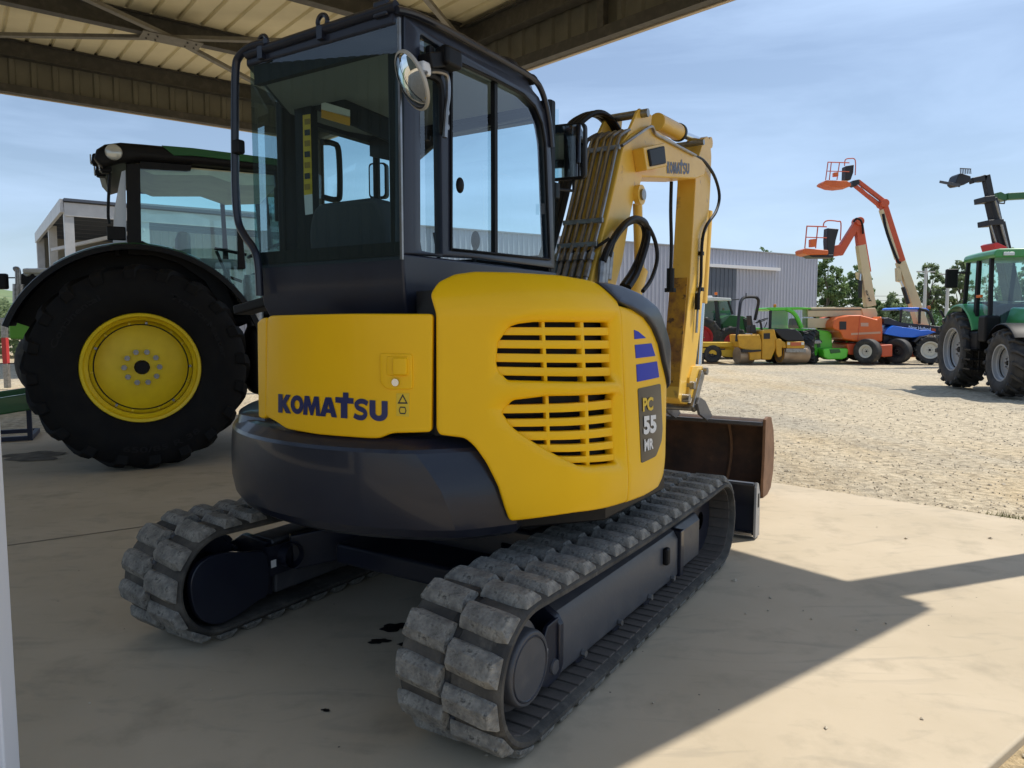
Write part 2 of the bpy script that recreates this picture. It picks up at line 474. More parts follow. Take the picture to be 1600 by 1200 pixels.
# loose stones: the near gravel beyond the slab edge, and a few crumbs on the slab
def stone(bm, c, r, rnd):
    m4 = Matrix.Translation(c) @ Matrix.Rotation(rnd.uniform(0, 6.3), 4, 'Z') @ Matrix.Rotation(rnd.uniform(-.4, .4), 4, 'X') @ Matrix.Diagonal((r * rnd.uniform(.8, 1.5), r * rnd.uniform(.7, 1.1), r * rnd.uniform(.45, .8), 1))
    P = [(1, 0, 0), (-1, 0, 0), (0, 1, 0), (0, -1, 0), (0, 0, 1), (0, 0, -1)]
    vs = [bm.verts.new(m4 @ (Vector(p) * rnd.uniform(.75, 1.2))) for p in P]
    for a, b, c_ in ((0, 2, 4), (2, 1, 4), (1, 3, 4), (3, 0, 4), (2, 0, 5), (1, 2, 5), (3, 1, 5), (0, 3, 5)): bm.faces.new((vs[a], vs[b], vs[c_]))
rnd = random.Random(3)
M_stone = mat('stones', (.46, .39, .29), .9, col2=(.58, .50, .38), nscale=2.5, nlo=.4, nhi=.6, col3=(.42, .37, .29), n3scale=6, n3lo=.5, n3hi=.6)
bm = bmesh.new()
for i in range(9000):
    t = rnd.random() ** 1.8
    a, b = rnd.uniform(-12, 6), None
    off = .03 + t * 9
    b = 6.12 + (.187 * (a + .845)) + off
    p = EW(a, b)
    if rnd.random() < .35 and p.x > 2: pass
    stone(bm, Vector((p.x, p.y, -.03)), rnd.uniform(.005, .013) * (1 + .4 * t) * (1.8 if rnd.random() < .05 else 1), rnd)
for i in range(2500):
    a = -.845 + .01 + abs(rnd.gauss(0, .8)); b = rnd.uniform(-1, 6.5)
    p = EW(a, b); stone(bm, Vector((p.x, p.y, -.03)), rnd.uniform(.006, .018), rnd)
o = link_bm(bm, 'loose_gravel', M_stone, smooth=False); tag(o, 'loose stones scattered over the gravel along the slab edge', 'gravel', kind='stuff')
bm = bmesh.new()
for px, py in [(1148, 908), (1548, 842), (1597, 836), (1440, 1124), (1290, 1138), (1384, 975), (1370, 824), (1415, 842), (1200, 955), (1203, 935), (1255, 955), (1268, 968), (1338, 985), (1165, 960), (760, 1182), (1020, 1100), (330, 1080), (140, 1100), (90, 940)]:
    p = ground(px, py); stone(bm, Vector((p.x, p.y, .004)), .016 if py in (908, 842) else .007, rnd)
o = link_bm(bm, 'stone_crumbs', M_stone, smooth=False); tag(o, 'small crumbs of stone lying on the concrete slab', 'gravel', kind='stuff')
# weeds at the slab edge
M_grass = mat('weeds', (.10, .14, .03), .8, col2=(.20, .18, .06), nscale=9)
bm = bmesh.new()
def tuft(bm, c, n, h_, rnd, sp=.06):
    for _ in range(n):
        a = rnd.uniform(0, 6.3); b = c + Vector((rnd.gauss(0, sp), rnd.gauss(0, sp), 0)); l_ = h_ * rnd.uniform(.5, 1.2)
        d = Vector((math.cos(a), math.sin(a), 0)); w = Vector((-d.y, d.x, 0)) * .004
        t = b + d * l_ * .5 + Vector((0, 0, l_))
        bm.faces.new([bm.verts.new(b - w), bm.verts.new(b + w), bm.verts.new(t)])
for px, py in ((1582, 808), (1575, 806), (1560, 803), (1598, 812)): 
    p = ground(px, py); tuft(bm, Vector((p.x, p.y, -.03)), 26, .06, rnd, .05)
for _ in range(60):
    p = EW(-.83 + abs(rnd.gauss(0, .25)) + .04, rnd.uniform(1.5, 3.6)); tuft(bm, Vector((p.x, p.y, -.03)), 14, .04, rnd, .04)
o = link_bm(bm, 'weeds', M_grass, smooth=False); tag(o, 'sparse weeds growing along the slab edge', 'weeds', kind='stuff')

# ---------------------------------------------------------------- the open shed over the slab
M_sheet = mat('roof_sheet_cream', (.80, .73, .52), .6, col2=(.74, .67, .47), nscale=2.5)
M_beam = mat('shed_beam_paint', (.055, .053, .05), .55, col2=(.10, .095, .085), nscale=10, nlo=.45, nhi=.75)
M_beaml = mat('shed_brace_galv', (.20, .19, .165), .5, col2=(.14, .13, .115), nscale=8)
M_clad = mat('fascia_cladding', (.17, .165, .135), .55, col2=(.13, .125, .10), nscale=3)
M_trim = mat('fascia_trim', (.50, .42, .31), .5)
SL, E1R, E1L, E2F, E2B, FH, SHH = .062, -.85, -14.9, 6.12, -4.0, 4.29, .86
def fz(a): return FH + SL * (E1R - a)             # fascia bottom height at e1 = a
shed = thing('open_shed', 'open steel shed roof of cream sheets and dark beams above the excavator', 'shed')
# one sheet pan with its rib, copied along the shed
pw = .3333
sh_ = MB()
prof = [(0, 0), (.265, 0), (.285, .04), (.315, .04), (.3333, .0)]
ring0 = [EW(E1R - .05, x, fz(E1R - .05) + SHH + z) for x, z in prof]
ring1 = [EW(E1L - .05, x, fz(E1L - .05) + SHH + z) for x, z in prof]
up4 = Vector((0, 0, .004))
sh_.loft([ring0, ring1], caps=False, closed=False)
sheet0 = sh_.build('roof_sheet', M_sheet, shed, ang=15)
n_sheet = int((E2F - E2B) / pw)
for k in range(n_sheet):
    o = sheet0 if k == 0 else copy_obj(sheet0, shed)
    p = E2 * (E2F - .02 - (k + 1) * pw); o.location = p
# purlins: I sections running along e2
def ibeam(mb, a, b, depth, width, t=.016, up=Vector((0, 0, 1))):
    """a, b: bottom centre line"""
    a, b = Vector(a), Vector(b); x, y = frame_of(b - a, up)
    mb.bar(a + y * t / 2, b + y * t / 2, width, t, up); mb.bar(a + y * (depth - t / 2), b + y * (depth - t / 2), width, t, up)
    mb.bar(a + y * t, b + y * (t), .012, .001, up)
    mb.bar(a + y * depth / 2, b + y * depth / 2, .012, depth - 2 * t + .004, up)
for a in (-14.78, -11.9, -9.12, -6.3, -3.5, -1.0):
    m_ = MB(); ibeam(m_, EW(a, E2B, fz(a) + .575), EW(a, E2F - .22, fz(a) + .575), .27, .15)
    m_.build('purlin', M_beam, shed)
for b in (5.97, -3.7):
    m_ = MB(); ibeam(m_, EW(E1R - .12, b, fz(E1R - .12) + .50), EW(E1L + .05, b, fz(E1L + .05) + .50), .30, .16)
    m_.build('rafter', M_beam, shed)
def brace(p, q, w=.09, h_=.05): 
    m_ = MB(); m_.bar(p, q, w, h_); m_.build('brace', M_beaml, shed)
gz = lambda a: fz(a) + .55
G = EW(-11.72, 2.62, gz(-11.72))
brace(G, EW(-14.75, -.9, gz(-14.75))); brace(G, EW(-14.75, 5.9, gz(-14.75)))
brace(G, EW(-9.12, -.9, gz(-9.12))); brace(G, EW(-9.12, 5.9, gz(-9.12)))
G2 = EW(-6.3, 2.62, gz(-6.3))
brace(EW(-9.0, 5.9, gz(-9.0) - .0), EW(-6.5, 3.0, gz(-6.5)), .07, .05)
brace(G2, EW(-3.5, 5.9, gz(-3.5))); brace(G2, EW(-3.5, -.9, gz(-3.5))); brace(G2, EW(-9.0, -.9, gz(-9)))
m_ = MB(); m_.box(G + Vector((0, 0, -.04)), (.34, .80, .014), Matrix.Rotation(math.atan2(E2.y, E2.x) - PI / 2, 3, 'Z'))
gp = m_.build('gusset_plate', M_beaml, shed)
for u in (-.32, -.2, .2, .32):
    for v in (-.08, .08):
        q = G + E2 * u + E1 * v + Vector((0, 0, -.05)); k = MB(); k.cyl(q, q + Vector((0, 0, -.014)), .013, 6); k.build('bolt', M_beam, gp)
# fascia cladding: one ribbed panel at a time
def fascia(a0, b0, a1, b1, inward, name):
    P, Q = Vector((a0, b0)), Vector((a1, b1)); L = (Q - P).length; n_ = int(L / .30)
    d = (Q - P) / n_
    iw = E1 * inward[0] + E2 * inward[1]
    for k in range(n_):
        u0, u1 = P + d * k, P + d * (k + 1)
        mb = MB(); pr = [(0, 0), (.62, 0), (.70, -.035), (.92, -.035), (1, 0)]
        bot, top = [], []
        for t, dep in pr:
            q = u0.lerp(u1, t); w = EW(q.x, q.y) - iw * (dep)
            bot.append(w + Vector((0, 0, fz(q.x) + .10))); top.append(w + Vector((0, 0, fz(q.x) + SHH - .01)))
        mb.loft([bot, top], caps=False, closed=False)
        mb.build('cladding_panel', M_clad, shed, ang=15)
    for w, m__, zo, hh, off in ((.12, M_beam, .07, .13, .07), (.05, M_trim, .02, .055, -.02)):
        mb = MB()
        A = EW(P.x, P.y, fz(P.x) + zo) + iw * off; B = EW(Q.x, Q.y, fz(Q.x) + zo) + iw * off
        mb.bar(A, B, w, hh); mb.build('fascia_rail' if m__ is M_beam else 'fascia_trim', m__, shed)
fascia(E1L, E2B, E1L, E2F, (1, 0), 'l')
fascia(E1L, E2F, E1R, E2F, (0, -1), 'f')
fascia(E1R, E2F, E1R, E2B, (-1, 0), 'r')
for (a0, b0, a1, b1) in ((E1L, E2B, E1L, E2F), (E1L, E2F, E1R, E2F), (E1R, E2F, E1R, E2B)):
    m_ = MB(); q = (Vector((a1, b1)) - Vector((a0, b0))).normalized(); o_ = E1 * q.y * -.06 + E2 * q.x * .06 if False else Vector((0, 0, 0))
    m_.bar(EW(a0 - .04 * q.x, b0 - .04 * q.y, fz(a0) + SHH + .02), EW(a1 + .04 * q.x, b1 + .04 * q.y, fz(a1) + SHH + .02), .20, .16); m_.build('light_leak_strip', M_beam, shed)
# closing strips above, added so light does not leak between fascia and sheet
def post(a, b, w=.2):
    p = EW(a, b); m_ = MB(); hgt = fz(a) + .5
    for sx in (-1, 1): m_.box((p.x + sx * E2.x * w * .45, p.y + sx * E2.y * w * .45, hgt / 2), (.016, w, hgt), Matrix.Rotation(math.atan2(E2.y, E2.x), 3, 'Z'))
    m_.box((p.x, p.y, hgt / 2), (w * .88, .014, hgt), Matrix.Rotation(math.atan2(E2.y, E2.x), 3, 'Z'))
    m_.box((p.x, p.y, .01), (.34, .34, .02), Matrix.Rotation(math.atan2(E2.y, E2.x), 3, 'Z'))
    m_.build('post', M_beam, shed)
post(-1.17, 5.97, .22); post(-14.6, 5.97); post(-14.6, -3.7)
# clad wall closing the back of the shed, behind the photographer
mb = MB(); bot, top = [], []
for k in range(4):
    for t, dep in ((0, 0), (.15, 0), (.18, .035), (.22, .035), (.25, 0)):
        if k and t == 0: continue
        bot.append(EW(k * .25 + t, -11 - dep, 0)); top.append(EW(k * .25 + t, -11 - dep, 7.0))
bwt = thing('clad_wall', 'dark ribbed metal wall mirrored in the rear glass of the excavator cab', 'wall')
mb.loft([bot, top], caps=False, closed=False); bw0 = mb.build('back_wall_panel', mat('back_wall_green', (.035, .045, .04), .5), bwt, ang=15)
for k in range(12):
    o = bw0 if k == 0 else copy_obj(bw0, bwt); o.location = E1 * (-14 + k)
# vertical stub where the rafter meets the fascia
for a in (-6.3, -3.5, -9.12):
    m_ = MB(); m_.bar(EW(a, E2F - .1, fz(a) + .12), EW(a, E2F - .1, fz(a) + .8), .10, .08, E2); m_.build('fascia_bracket', M_beam, shed)
m_ = MB(); q = Vector((-1.286, 1.8, 0)); 
m_.box((q.x - .055, q.y, 2.35), (.10, .06, 4.7))
wp = m_.build('white_post', mat('white_post_paint', (.78, .78, .80), .4), bev=.006)
tag(wp, 'white painted steel post cut off by the left edge, nearest to the viewer', 'post')

# ---------------------------------------------------------------- warehouse behind the yard
M_wall = mat('warehouse_cladding', (.37, .385, .45), .5, col2=(.40, .415, .48), nscale=.6, nlo=.4, nhi=.6)
M_wdoor = mat('warehouse_door', (.075, .09, .12), .45)
wh = thing('warehouse', 'long grey metal clad warehouse with dark sliding door behind the yard', 'building')
WA, WB, WH_ = Vector((-12.1, 23.85, 0)), Vector((17.5, 42.2, 0)), 5.22
wd = (WB - WA).normalized(); wnrm = Vector((wd.y, -wd.x, 0)); WL = (WB - WA).length
n_p = int(WL); pwid = WL / n_p
mb = MB(); bot, top = [], []
for k in range(4):
    for t, dep in ((0, 0), (.15, 0), (.18, .03), (.22, .03), (.25, 0)):
        if k and t == 0: continue
        p = Vector(((k * .25 + t) * pwid, -dep, 0)); bot.append(p); top.append(p + Vector((0, 0, WH_)))
mb.loft([bot, top], caps=False, closed=False)
wp0 = mb.build('wall_panel', M_wall, wh, ang=15)
for k in range(n_p):
    o = wp0 if k == 0 else copy_obj(wp0, wh)
    o.location = WA + wd * pwid * k; o.rotation_euler = (0, 0, math.atan2(wd.y, wd.x))
back = -wnrm * 22
m_ = MB(); m_.prism([WA + back + Vector((0, 0, 0)), WB + back, WB - wnrm * .02, WA - wnrm * .02], (0, 0, WH_ - .15)); m_.build('wall', M_wall, wh)
m_ = MB(); m_.prism([WA + Vector((0, 0, WH_ - .02)) + wnrm * .06, WB + Vector((0, 0, WH_ - .02)) + wnrm * .06, WB + Vector((0, 0, WH_ + 1.2)) - wnrm * 11, WA + Vector((0, 0, WH_ + 1.2)) - wnrm * 11], (0, 0, .06)); m_.build('roof', mat('wh_roof', (.30, .31, .33), .5), wh)
def wall_at(px, zc=None):
    d = ray(px, 506); d.z = 0
    # intersect with the wall line
    t = (WA.dot(wnrm)) / d.dot(wnrm); return d * t
def wz(px, py):
    p = wall_at(px); d = ray(px, py); t = p.y / d.y; return CAMH + d.z * t
pa, pb = wall_at(1101), wall_at(1146)
ztop = wz(1120, 419)
dr = part_empty('sliding_door', wh)
nd = 14
for k in range(nd):
    u0 = pa.lerp(pb, k / nd); u1 = pa.lerp(pb, (k + 1) / nd)
    m_ = MB(); L_ = (u1 - u0)
    m_.bar(u0 + L_ * .04 + wnrm * .10 + Vector((0, 0, ztop / 2)), u0 + L_ * .96 + wnrm * .10 + Vector((0, 0, ztop / 2)), .05 if k % 2 else .08, ztop); m_.build('door_board', M_wdoor, dr)
pc = wall_at(1211)
m_ = MB(); m_.bar(pa + wnrm * .16 + Vector((0, 0, ztop + .1)), pc + wnrm * .16 + Vector((0, 0, ztop + .1)), .2, .16); m_.build('door_rail', mat('rail_white', (.72, .72, .73), .4), wh)
# flank shed on the left
fs = thing('lean_to_shed', 'open sided lean-to shed with pale steel posts behind the big tractor', 'shed')
P0 = Vector((-11.66, 19.3, 4.6)); ax, ay = E2, -E1
M_galv = mat('galvanised_steel', (.52, .53, .54), .45, col2=(.42, .43, .44), nscale=3)
M_brown = mat('shed_underside', (.20, .17, .14), .8, col2=(.14, .12, .10), nscale=2)
m_ = MB(); m_.prism([P0 + Vector((0, 0, -.02)), P0 + ax * 8 + Vector((0, 0, -.02)), P0 + ax * 8 + ay * 9 + Vector((0, 0, -.02)), P0 + ay * 9 + Vector((0, 0, -.02))], (0, 0, .06)); m_.build('roof', M_brown, fs)
m_ = MB(); m_.bar(P0 + Vector((0, 0, -.15)) - ax * .05, P0 + Vector((0, 0, -.15)) + ay * 9, .08, .34); m_.build('eave_board', M_galv, fs)
m_ = MB(); m_.bar(P0 + Vector((0, 0, -.24)), P0 + ax * 8 + Vector((0, 0, -.24)), .08, .34); m_.build('eave_board', M_galv, fs)
m_ = MB(); m_.bar(P0 + Vector((0, 0, .0)), P0 + ax * 8 + Vector((0, 0, .0)), .2, .07); m_.build('gutter', M_wdoor, fs)
for t in range(1, 8):
    m_ = MB(); m_.bar(P0 + ay * t * 1.15 + Vector((0, 0, -.12)), P0 + ay * t * 1.15 + ax * 8 + Vector((0, 0, -.12)), .1, .2); m_.build('purlin', M_wdoor, fs)
for u, v in ((.1, .1), (.1, 4.4), (.1, 8.8), (1.9, .1), (6.5, .1), (6.5, 8.8)):
    q = P0 + ax * u + ay * v; m_ = MB(); m_.box((q.x, q.y, 2.2), (.22, .22, 4.4), Matrix.Rotation(math.atan2(E2.y, E2.x), 3, 'Z')); m_.build('post', M_galv, fs)
m_ = MB(); m_.bar(P0 + ay * 3.6 + Vector((0, 0, -1.0)), P0 + ax * 1.9 + Vector((0, 0, -.62)), .09, .09); m_.build('brace', M_galv, fs)
m_ = MB(); m_.prism([P0 + ay * 9 + Vector((0, 0, -4.6)), P0 + ay * 9 + ax * 8 + Vector((0, 0, -4.6)), P0 + ay * 9 + ax * 8 + Vector((0, 0, -.1)), P0 + ay * 9 + Vector((0, 0, -.1))], ay * .1); m_.build('back_wall', mat('shed_back', (.34, .33, .28), .7), fs)
# ================================================================ the compact excavator
XF = Frame((-.2041, 3.6157), -.5629)
EX = thing('compact_excavator', 'yellow compact excavator on rubber tracks with dark cab in the foreground', 'excavator', (XF.loc.x, XF.loc.y, 0), XF.rz)
def XY(v2, z): return Vector((v2[0], v2[1], z))
# ---- hood plan outline (seen from above), from the left rear round the tail to the right front
TR = 1.08
_pp = [(TR * math.sin(R(a)), -TR * math.cos(R(a))) for a in range(-84, 58, 4)]
_pp += [(.945, -.475), (.966, -.33), (.975, -.15), (.970, .05), (.948, .18), (.885, .28), (.77, .325), (.55, .34)]
PROF = [Vector((p[0], p[1])) for p in catmull([(x, y, 0) for x, y in _pp], 4)]
PS = [0.]
for a, b in zip(PROF, PROF[1:]): PS.append(PS[-1] + (b - a).length)
S_ENDX = PS[-1] - .1
def prof_at(s):
    s = max(0, min(PS[-1] - 1e-6, s))
    lo, hi = 0, len(PS) - 1
    while hi - lo > 1:
        m_ = (lo + hi) // 2
        if PS[m_] <= s: lo = m_
        else: hi = m_
    t = (s - PS[lo]) / (PS[hi] - PS[lo])
    p = PROF[lo].lerp(PROF[hi], t)
    d0 = (PROF[min(lo + 1, len(PROF) - 1)] - PROF[max(lo - 1, 0)]).normalized(); d1 = (PROF[min(hi + 1, len(PROF) - 1)] - PROF[max(hi - 1, 0)]).normalized()
    d = d0.lerp(d1, t).normalized()
    return p, Vector((d.y, -d.x))
def hood_hit(px, py):
    """where the view ray through a photo pixel meets the upright hood surface: (s, z)"""
    d = XF.dir(px, py); o = XF.eye; best = None
    for i in range(len(PROF) - 1):
        a, b = PROF[i], PROF[i + 1]; e = b - a
        den = d.x * e.y - d.y * e.x
        if abs(den) < 1e-12: continue
        t = ((a.x - o.x) * e.y - (a.y - o.y) * e.x) / den; u = ((a.x - o.x) * d.y - (a.y - o.y) * d.x) / den
        if t > 0 and -1e-6 <= u <= 1 + 1e-6 and (best is None or t < best[0]): best = (t, PS[i] + u * e.length)
    if best is None: return None
    return best[1], o.z + d.z * best[0]
def hp(s, z, out=0.):
    p, n_ = prof_at(s)
    ins = max(0, z - 1.40) ** 2 * 3.6 + max(0, .80 - z) ** 2 * .8
    q = p + n_ * (out - ins)
    return Vector((q.x, q.y, z))
def round_poly(poly, r, n=4):
    out = []; N = len(poly)
    for i in range(N):
        a, b, c_ = Vector(poly[i - 1]), Vector(poly[i]), Vector(poly[(i + 1) % N])
        u, v = (a - b), (c_ - b); rr = min(r, u.length * .45, v.length * .45)
        p, q = b + u.normalized() * rr, b + v.normalized() * rr
        for k in range(n + 1):
            t = k / n; w = p.lerp(b, t).lerp(b.lerp(q, t), t); out.append((w.x, w.y))
    return out
def Z3(pts): return [(360 + .45 * x, 400 + .45 * y) for x, y in pts]
def to_sz(pts):
    return [h for h in (hood_hit(*p) for p in pts) if h]
def hood_panel(name, m, outs, parent, out=0., thick=.014, bev=.007, dish=None, step=.03):
    bm = fill2d(outs, thick, bev, 2); cut_grid(bm, step)
    for v in bm.verts:
        s, z, w = v.co
        o_ = out + w - thick - bev
        if dish:
            for poly, dep, wid in dish:
                if pt_in(poly, s, z):
                    t = min(1, dist_poly(poly, s, z) / wid); o_ -= dep * t * t * (3 - 2 * t)
        v.co = hp(s, z, o_)
    bmesh.ops.recalc_face_normals(bm, faces=bm.faces)
    return link_bm(bm, name, m, parent, ang=38)

# ---- rear door with lettering
door_px = round_poly(Z3([(128, 207), (420, 200), (703, 201), (698, 612), (560, 616), (515, 634), (470, 633), (300, 620), (190, 600), (160, 577), (122, 558)]), 7)
door = hood_panel('engine_door', M_yel, [to_sz(door_px)], EX, .0)
cor_px = round_poly([(400, 503), (407, 497), (415, 496), (414, 652), (409, 655), (402, 652)], 3)
cs = to_sz(cor_px)
hood_panel('corner_cover', M_yel, [[(s - (.02 if i < 0 else 0), z) for i, (s, z) in enumerate(cs)]], EX, -.004)
def on_hood(px, py, out): 
    h = hood_hit(px, py)
    return hp(h[0], h[1], out)
def hood_print(txt_bm, quad, name, m, parent, out=.003, step=.25):
    def fn(u, v):
        p = bilerp([Vector((x, y, 0)) for x, y in quad], u, v); return on_hood(p.x, p.y, out)
    return print3d(txt_bm, fn, name, m, parent, step)
def quad_z3(x0, x1, f0, f1):
    # lettering runs along a slanted band; f: 0 = base line, 1 = cap line
    def yb(x): return 543 + (x - 168) / 378. * 33
    def yt(x): return 479 + (x - 168) / 378. * 25
    g_ = lambda x, f: (x, yb(x) + (yt(x) - yb(x)) * f)
    return Z3([g_(x0, f1), g_(x1, f1), g_(x1, f0), g_(x0, f0)])
def logo_letter(ch):
    el = lambda rx, ry, n_=22: [(.5 + rx * math.cos(2 * PI * i / n_), .5 + ry * math.sin(2 * PI * i / n_)) for i in range(n_)]
    if ch == 'K': o_ = [[(0, 0), (.34, 0), (.34, .36), (.60, 0), (1, 0), (.60, .52), (.98, 1), (.60, 1), (.34, .66), (.34, 1), (0, 1)]]
    elif ch == 'O': o_ = [el(.5, .5), el(.20, .24)]
    elif ch == 'M': o_ = [[(0, 0), (.25, 0), (.28, .52), (.43, 0), (.57, 0), (.72, .52), (.75, 0), (1, 0), (.91, 1), (.64, 1), (.5, .50), (.36, 1), (.09, 1)]]
    elif ch == 'A': o_ = [[(0, 0), (.33, 1), (.67, 1), (1, 0), (.68, 0), (.62, .2), (.38, .2), (.32, 0)], [(.44, .40), (.56, .40), (.5, .64)]]
    elif ch == 'T': o_ = [[(.30, 0), (.66, 0), (.66, .58), (1, .58), (1, .80), (.72, .80), (.72, 1), (.42, 1), (.42, .80), (0, .80), (0, .58), (.30, .58)]]
    elif ch == 'U':
        o_ = [[(0, 1), (0, .38)] + [(.5 - .5 * math.cos(PI * i / 12), .38 - .38 * math.sin(PI * i / 12)) for i in range(1, 12)] + [(1, .38), (1, 1), (.67, 1), (.67, .40)] + [(.5 + .17 * math.cos(PI * i / 8), .40 - .14 * math.sin(PI * i / 8)) for i in range(1, 8)] + [(.33, .40), (.33, 1)]]
    else:
        c_ = catmull([(.93, .80, 0), (.72, .90, 0), (.42, .90, 0), (.20, .76, 0), (.30, .58, 0), (.68, .46, 0), (.80, .28, 0), (.62, .11, 0), (.30, .10, 0), (.05, .19, 0)], 4)
        L_, R_ = [], []
        for i, p in enumerate(c_):
            d = (c_[min(i + 1, len(c_) - 1)] - c_[max(i - 1, 0)]).normalized(); n_ = Vector((-d.y, d.x, 0)) * .125
            L_.append((p + n_)[:2]); R_.append((p - n_)[:2])
        o_ = [L_ + R_[::-1]]
    return fill2d(o_)
for ch, x0, x1, f0, f1 in (('K', 168, 213, 0, 1), ('O', 211, 256, 0, 1), ('M', 254, 314, 0, 1), ('A', 312, 372, 0, 1), ('T', 366, 429, 0, 1.30), ('S', 428, 481, 0, 1), ('U', 484, 547, 0, 1)):
    hood_print(logo_letter(ch), quad_z3(x0, x1, f0, f1), 'letter', M_navy, door)
# latch recess plate, handle, lock, warning label
rec = round_poly(Z3([(520, 338), (632, 340), (634, 462), (545, 462), (522, 440)]), 5)
hood_panel('latch_plate', M_yel, [to_sz(rec)], door, .006, .004, .003)
hood_panel('latch_well', M_yel, [to_sz(round_poly(Z3([(545, 348), (622, 348), (622, 415), (545, 415)]), 4))], door, .009, .004, .003)
hood_panel('latch_handle', M_yel, [to_sz(round_poly(Z3([(570, 353), (618, 353), (618, 412), (570, 412)]), 3))], door, .022, .006, .004)
s0, z0 = hood_hit(*Z3([(577, 438)])[0]); a = hp(s0, z0, -.01); b = hp(s0, z0, .016)
m_ = MB(); m_.cyl(a, b, .013, 16); m_.build('lock', M_chrome, door)
lq = Z3([(577, 477), (622, 476), (621, 558), (577, 555)])
hood_panel('warning_label', M_label, [to_sz(lq)], door, .0022, .0012, .0)
tri = fill2d([[(.1, .55), (.9, .55), (.5, .97)], [(.25, .61), (.75, .61), (.5, .87)]]); hood_print(tri, lq, 'label_symbol', M_ink, door, .0040)
tri = fill2d([[(.3 + .0, .1), (.7, .1), (.8, .25), (.7, .42), (.3, .42), (.2, .25)], [(.34, .15), (.66, .15), (.73, .25), (.66, .37), (.34, .37), (.27, .25)]]); hood_print(tri, lq, 'label_symbol', M_ink, door, .0040)
# ---- engine cover with the two grilles
cover_px = round_poly(Z3([(690, 132), (712, 88), (770, 58), (850, 47), (1000, 50), (1200, 63), (1310, 84), (1347, 118), (1353, 160), (1366, 500), (1385, 858), (1180, 897), (973, 925), (955, 880), (930, 800), (890, 720), (850, 663), (815, 632), (726, 621), (715, 600), (714, 200)]), 7)
up_hole = round_poly(Z3([(972, 246), (1000, 236), (1060, 229), (1330, 231), (1338, 437), (965, 433), (935, 402), (924, 372), (932, 300)]), 4)
lo_hole = round_poly(Z3([(945, 545), (985, 502), (1100, 488), (1341, 478), (1349, 722), (1262, 731), (1210, 729), (1130, 690), (1050, 645), (985, 600)]), 4)
dish_u = to_sz(Z3([(898, 425), (900, 290), (945, 222), (1030, 194), (1150, 190), (1350, 193), (1362, 452), (950, 452)]))
dish_l = to_sz(Z3([(895, 520), (950, 478), (1100, 462), (1361, 458), (1374, 742), (1235, 756), (1100, 706), (930, 590)]))
cover = hood_panel('engine_cover', M_yel, [to_sz(cover_px), to_sz(up_hole), to_sz(lo_hole)], EX, .004, .014, .008, dish=[(dish_u, .026, .055), (dish_l, .026, .055)], step=.022)
def slat(pts, name='slat', th=.010):
    sz = to_sz(pts); bm = fill2d([sz], th, .004, 1); cut_grid(bm, .04, (0,))
    for v in bm.verts: v.co = hp(v.co.x, v.co.y, -.024 - th - .004 + v.co.z)
    bmesh.ops.recalc_face_normals(bm, faces=bm.faces); return link_bm(bm, name, M_yel, cover, ang=38)
for xa, y0, y1 in ((925, 250, 272), (918, 295, 318), (915, 342, 366), (920, 389, 413)):
    slat(Z3([(xa, y0 - 3), (1345, y0 - 2), (1345, y1 + 4), (xa, y1 + 3)]))
for xa, y0, y1 in ((940, 523, 547), (955, 573, 594), (1000, 617, 641), (1065, 662, 682), (1150, 703, 720)):
    k = -.052
    slat(Z3([(xa, y0 - 3), (1352, y0 - 3 + k * (1352 - xa)), (1352, y1 + 3 + k * (1352 - xa)), (xa, y1 + 3)]))
for xa, xb, w in ((1087, 1098, 13), (1229, 1240, 13)):
    slat(Z3([(xa, 222), (xa + w, 222), (xb + w, 444), (xb, 444)]), 'upright_bar', .013)
for xa, xb, w, yb in ((1101, 1108, 13, 690), (1245, 1252, 13, 738)):
    slat(Z3([(xa, 474), (xa + w, 474), (xb + w, yb), (xb, yb)]), 'upright_bar', .013)
# dark core behind the grilles
s0 = hood_hit(700, 560)[0]; s1 = hood_hit(968, 560)[0]
m_ = MB(); rings = []
for z in (.70, .9, 1.1, 1.3, 1.44, 1.50):
    rings.append([hp(s0 - .06 + (S_ENDX - s0) * k / 40, z, -.075) for k in range(41)] + [Vector((.32, .28, z)), Vector((.32, -.8, z))])
m_.loft(rings); m_.build('radiator_core', M_rad, EX, ang=50)
for zz in (1.36, 1.30, 1.22, 1.16, 1.04, .98, .90, .84):
    m_ = MB(); m_.tube([hp(s0 + .06 + (s1 - s0 - .06) * k / 10, zz, -.068) for k in range(11)], .007, 6); m_.build('cooler_tube', M_black, EX)
# lid over the engine
m_ = MB(); lid = [hp(s0 - .02 + (s1 + .02 - s0) * k / 20, 1.535, -.035) for k in range(21)]
m_.prism([p + Vector((0, 0, -.02)) for p in lid[1:] + [Vector((.50, -.30, 1.535)), Vector((.44, -.55, 1.535)), Vector((.50, -.72, 1.535))]], (0, 0, .02)); m_.build('engine_lid', M_yel, EX, bev=.012)
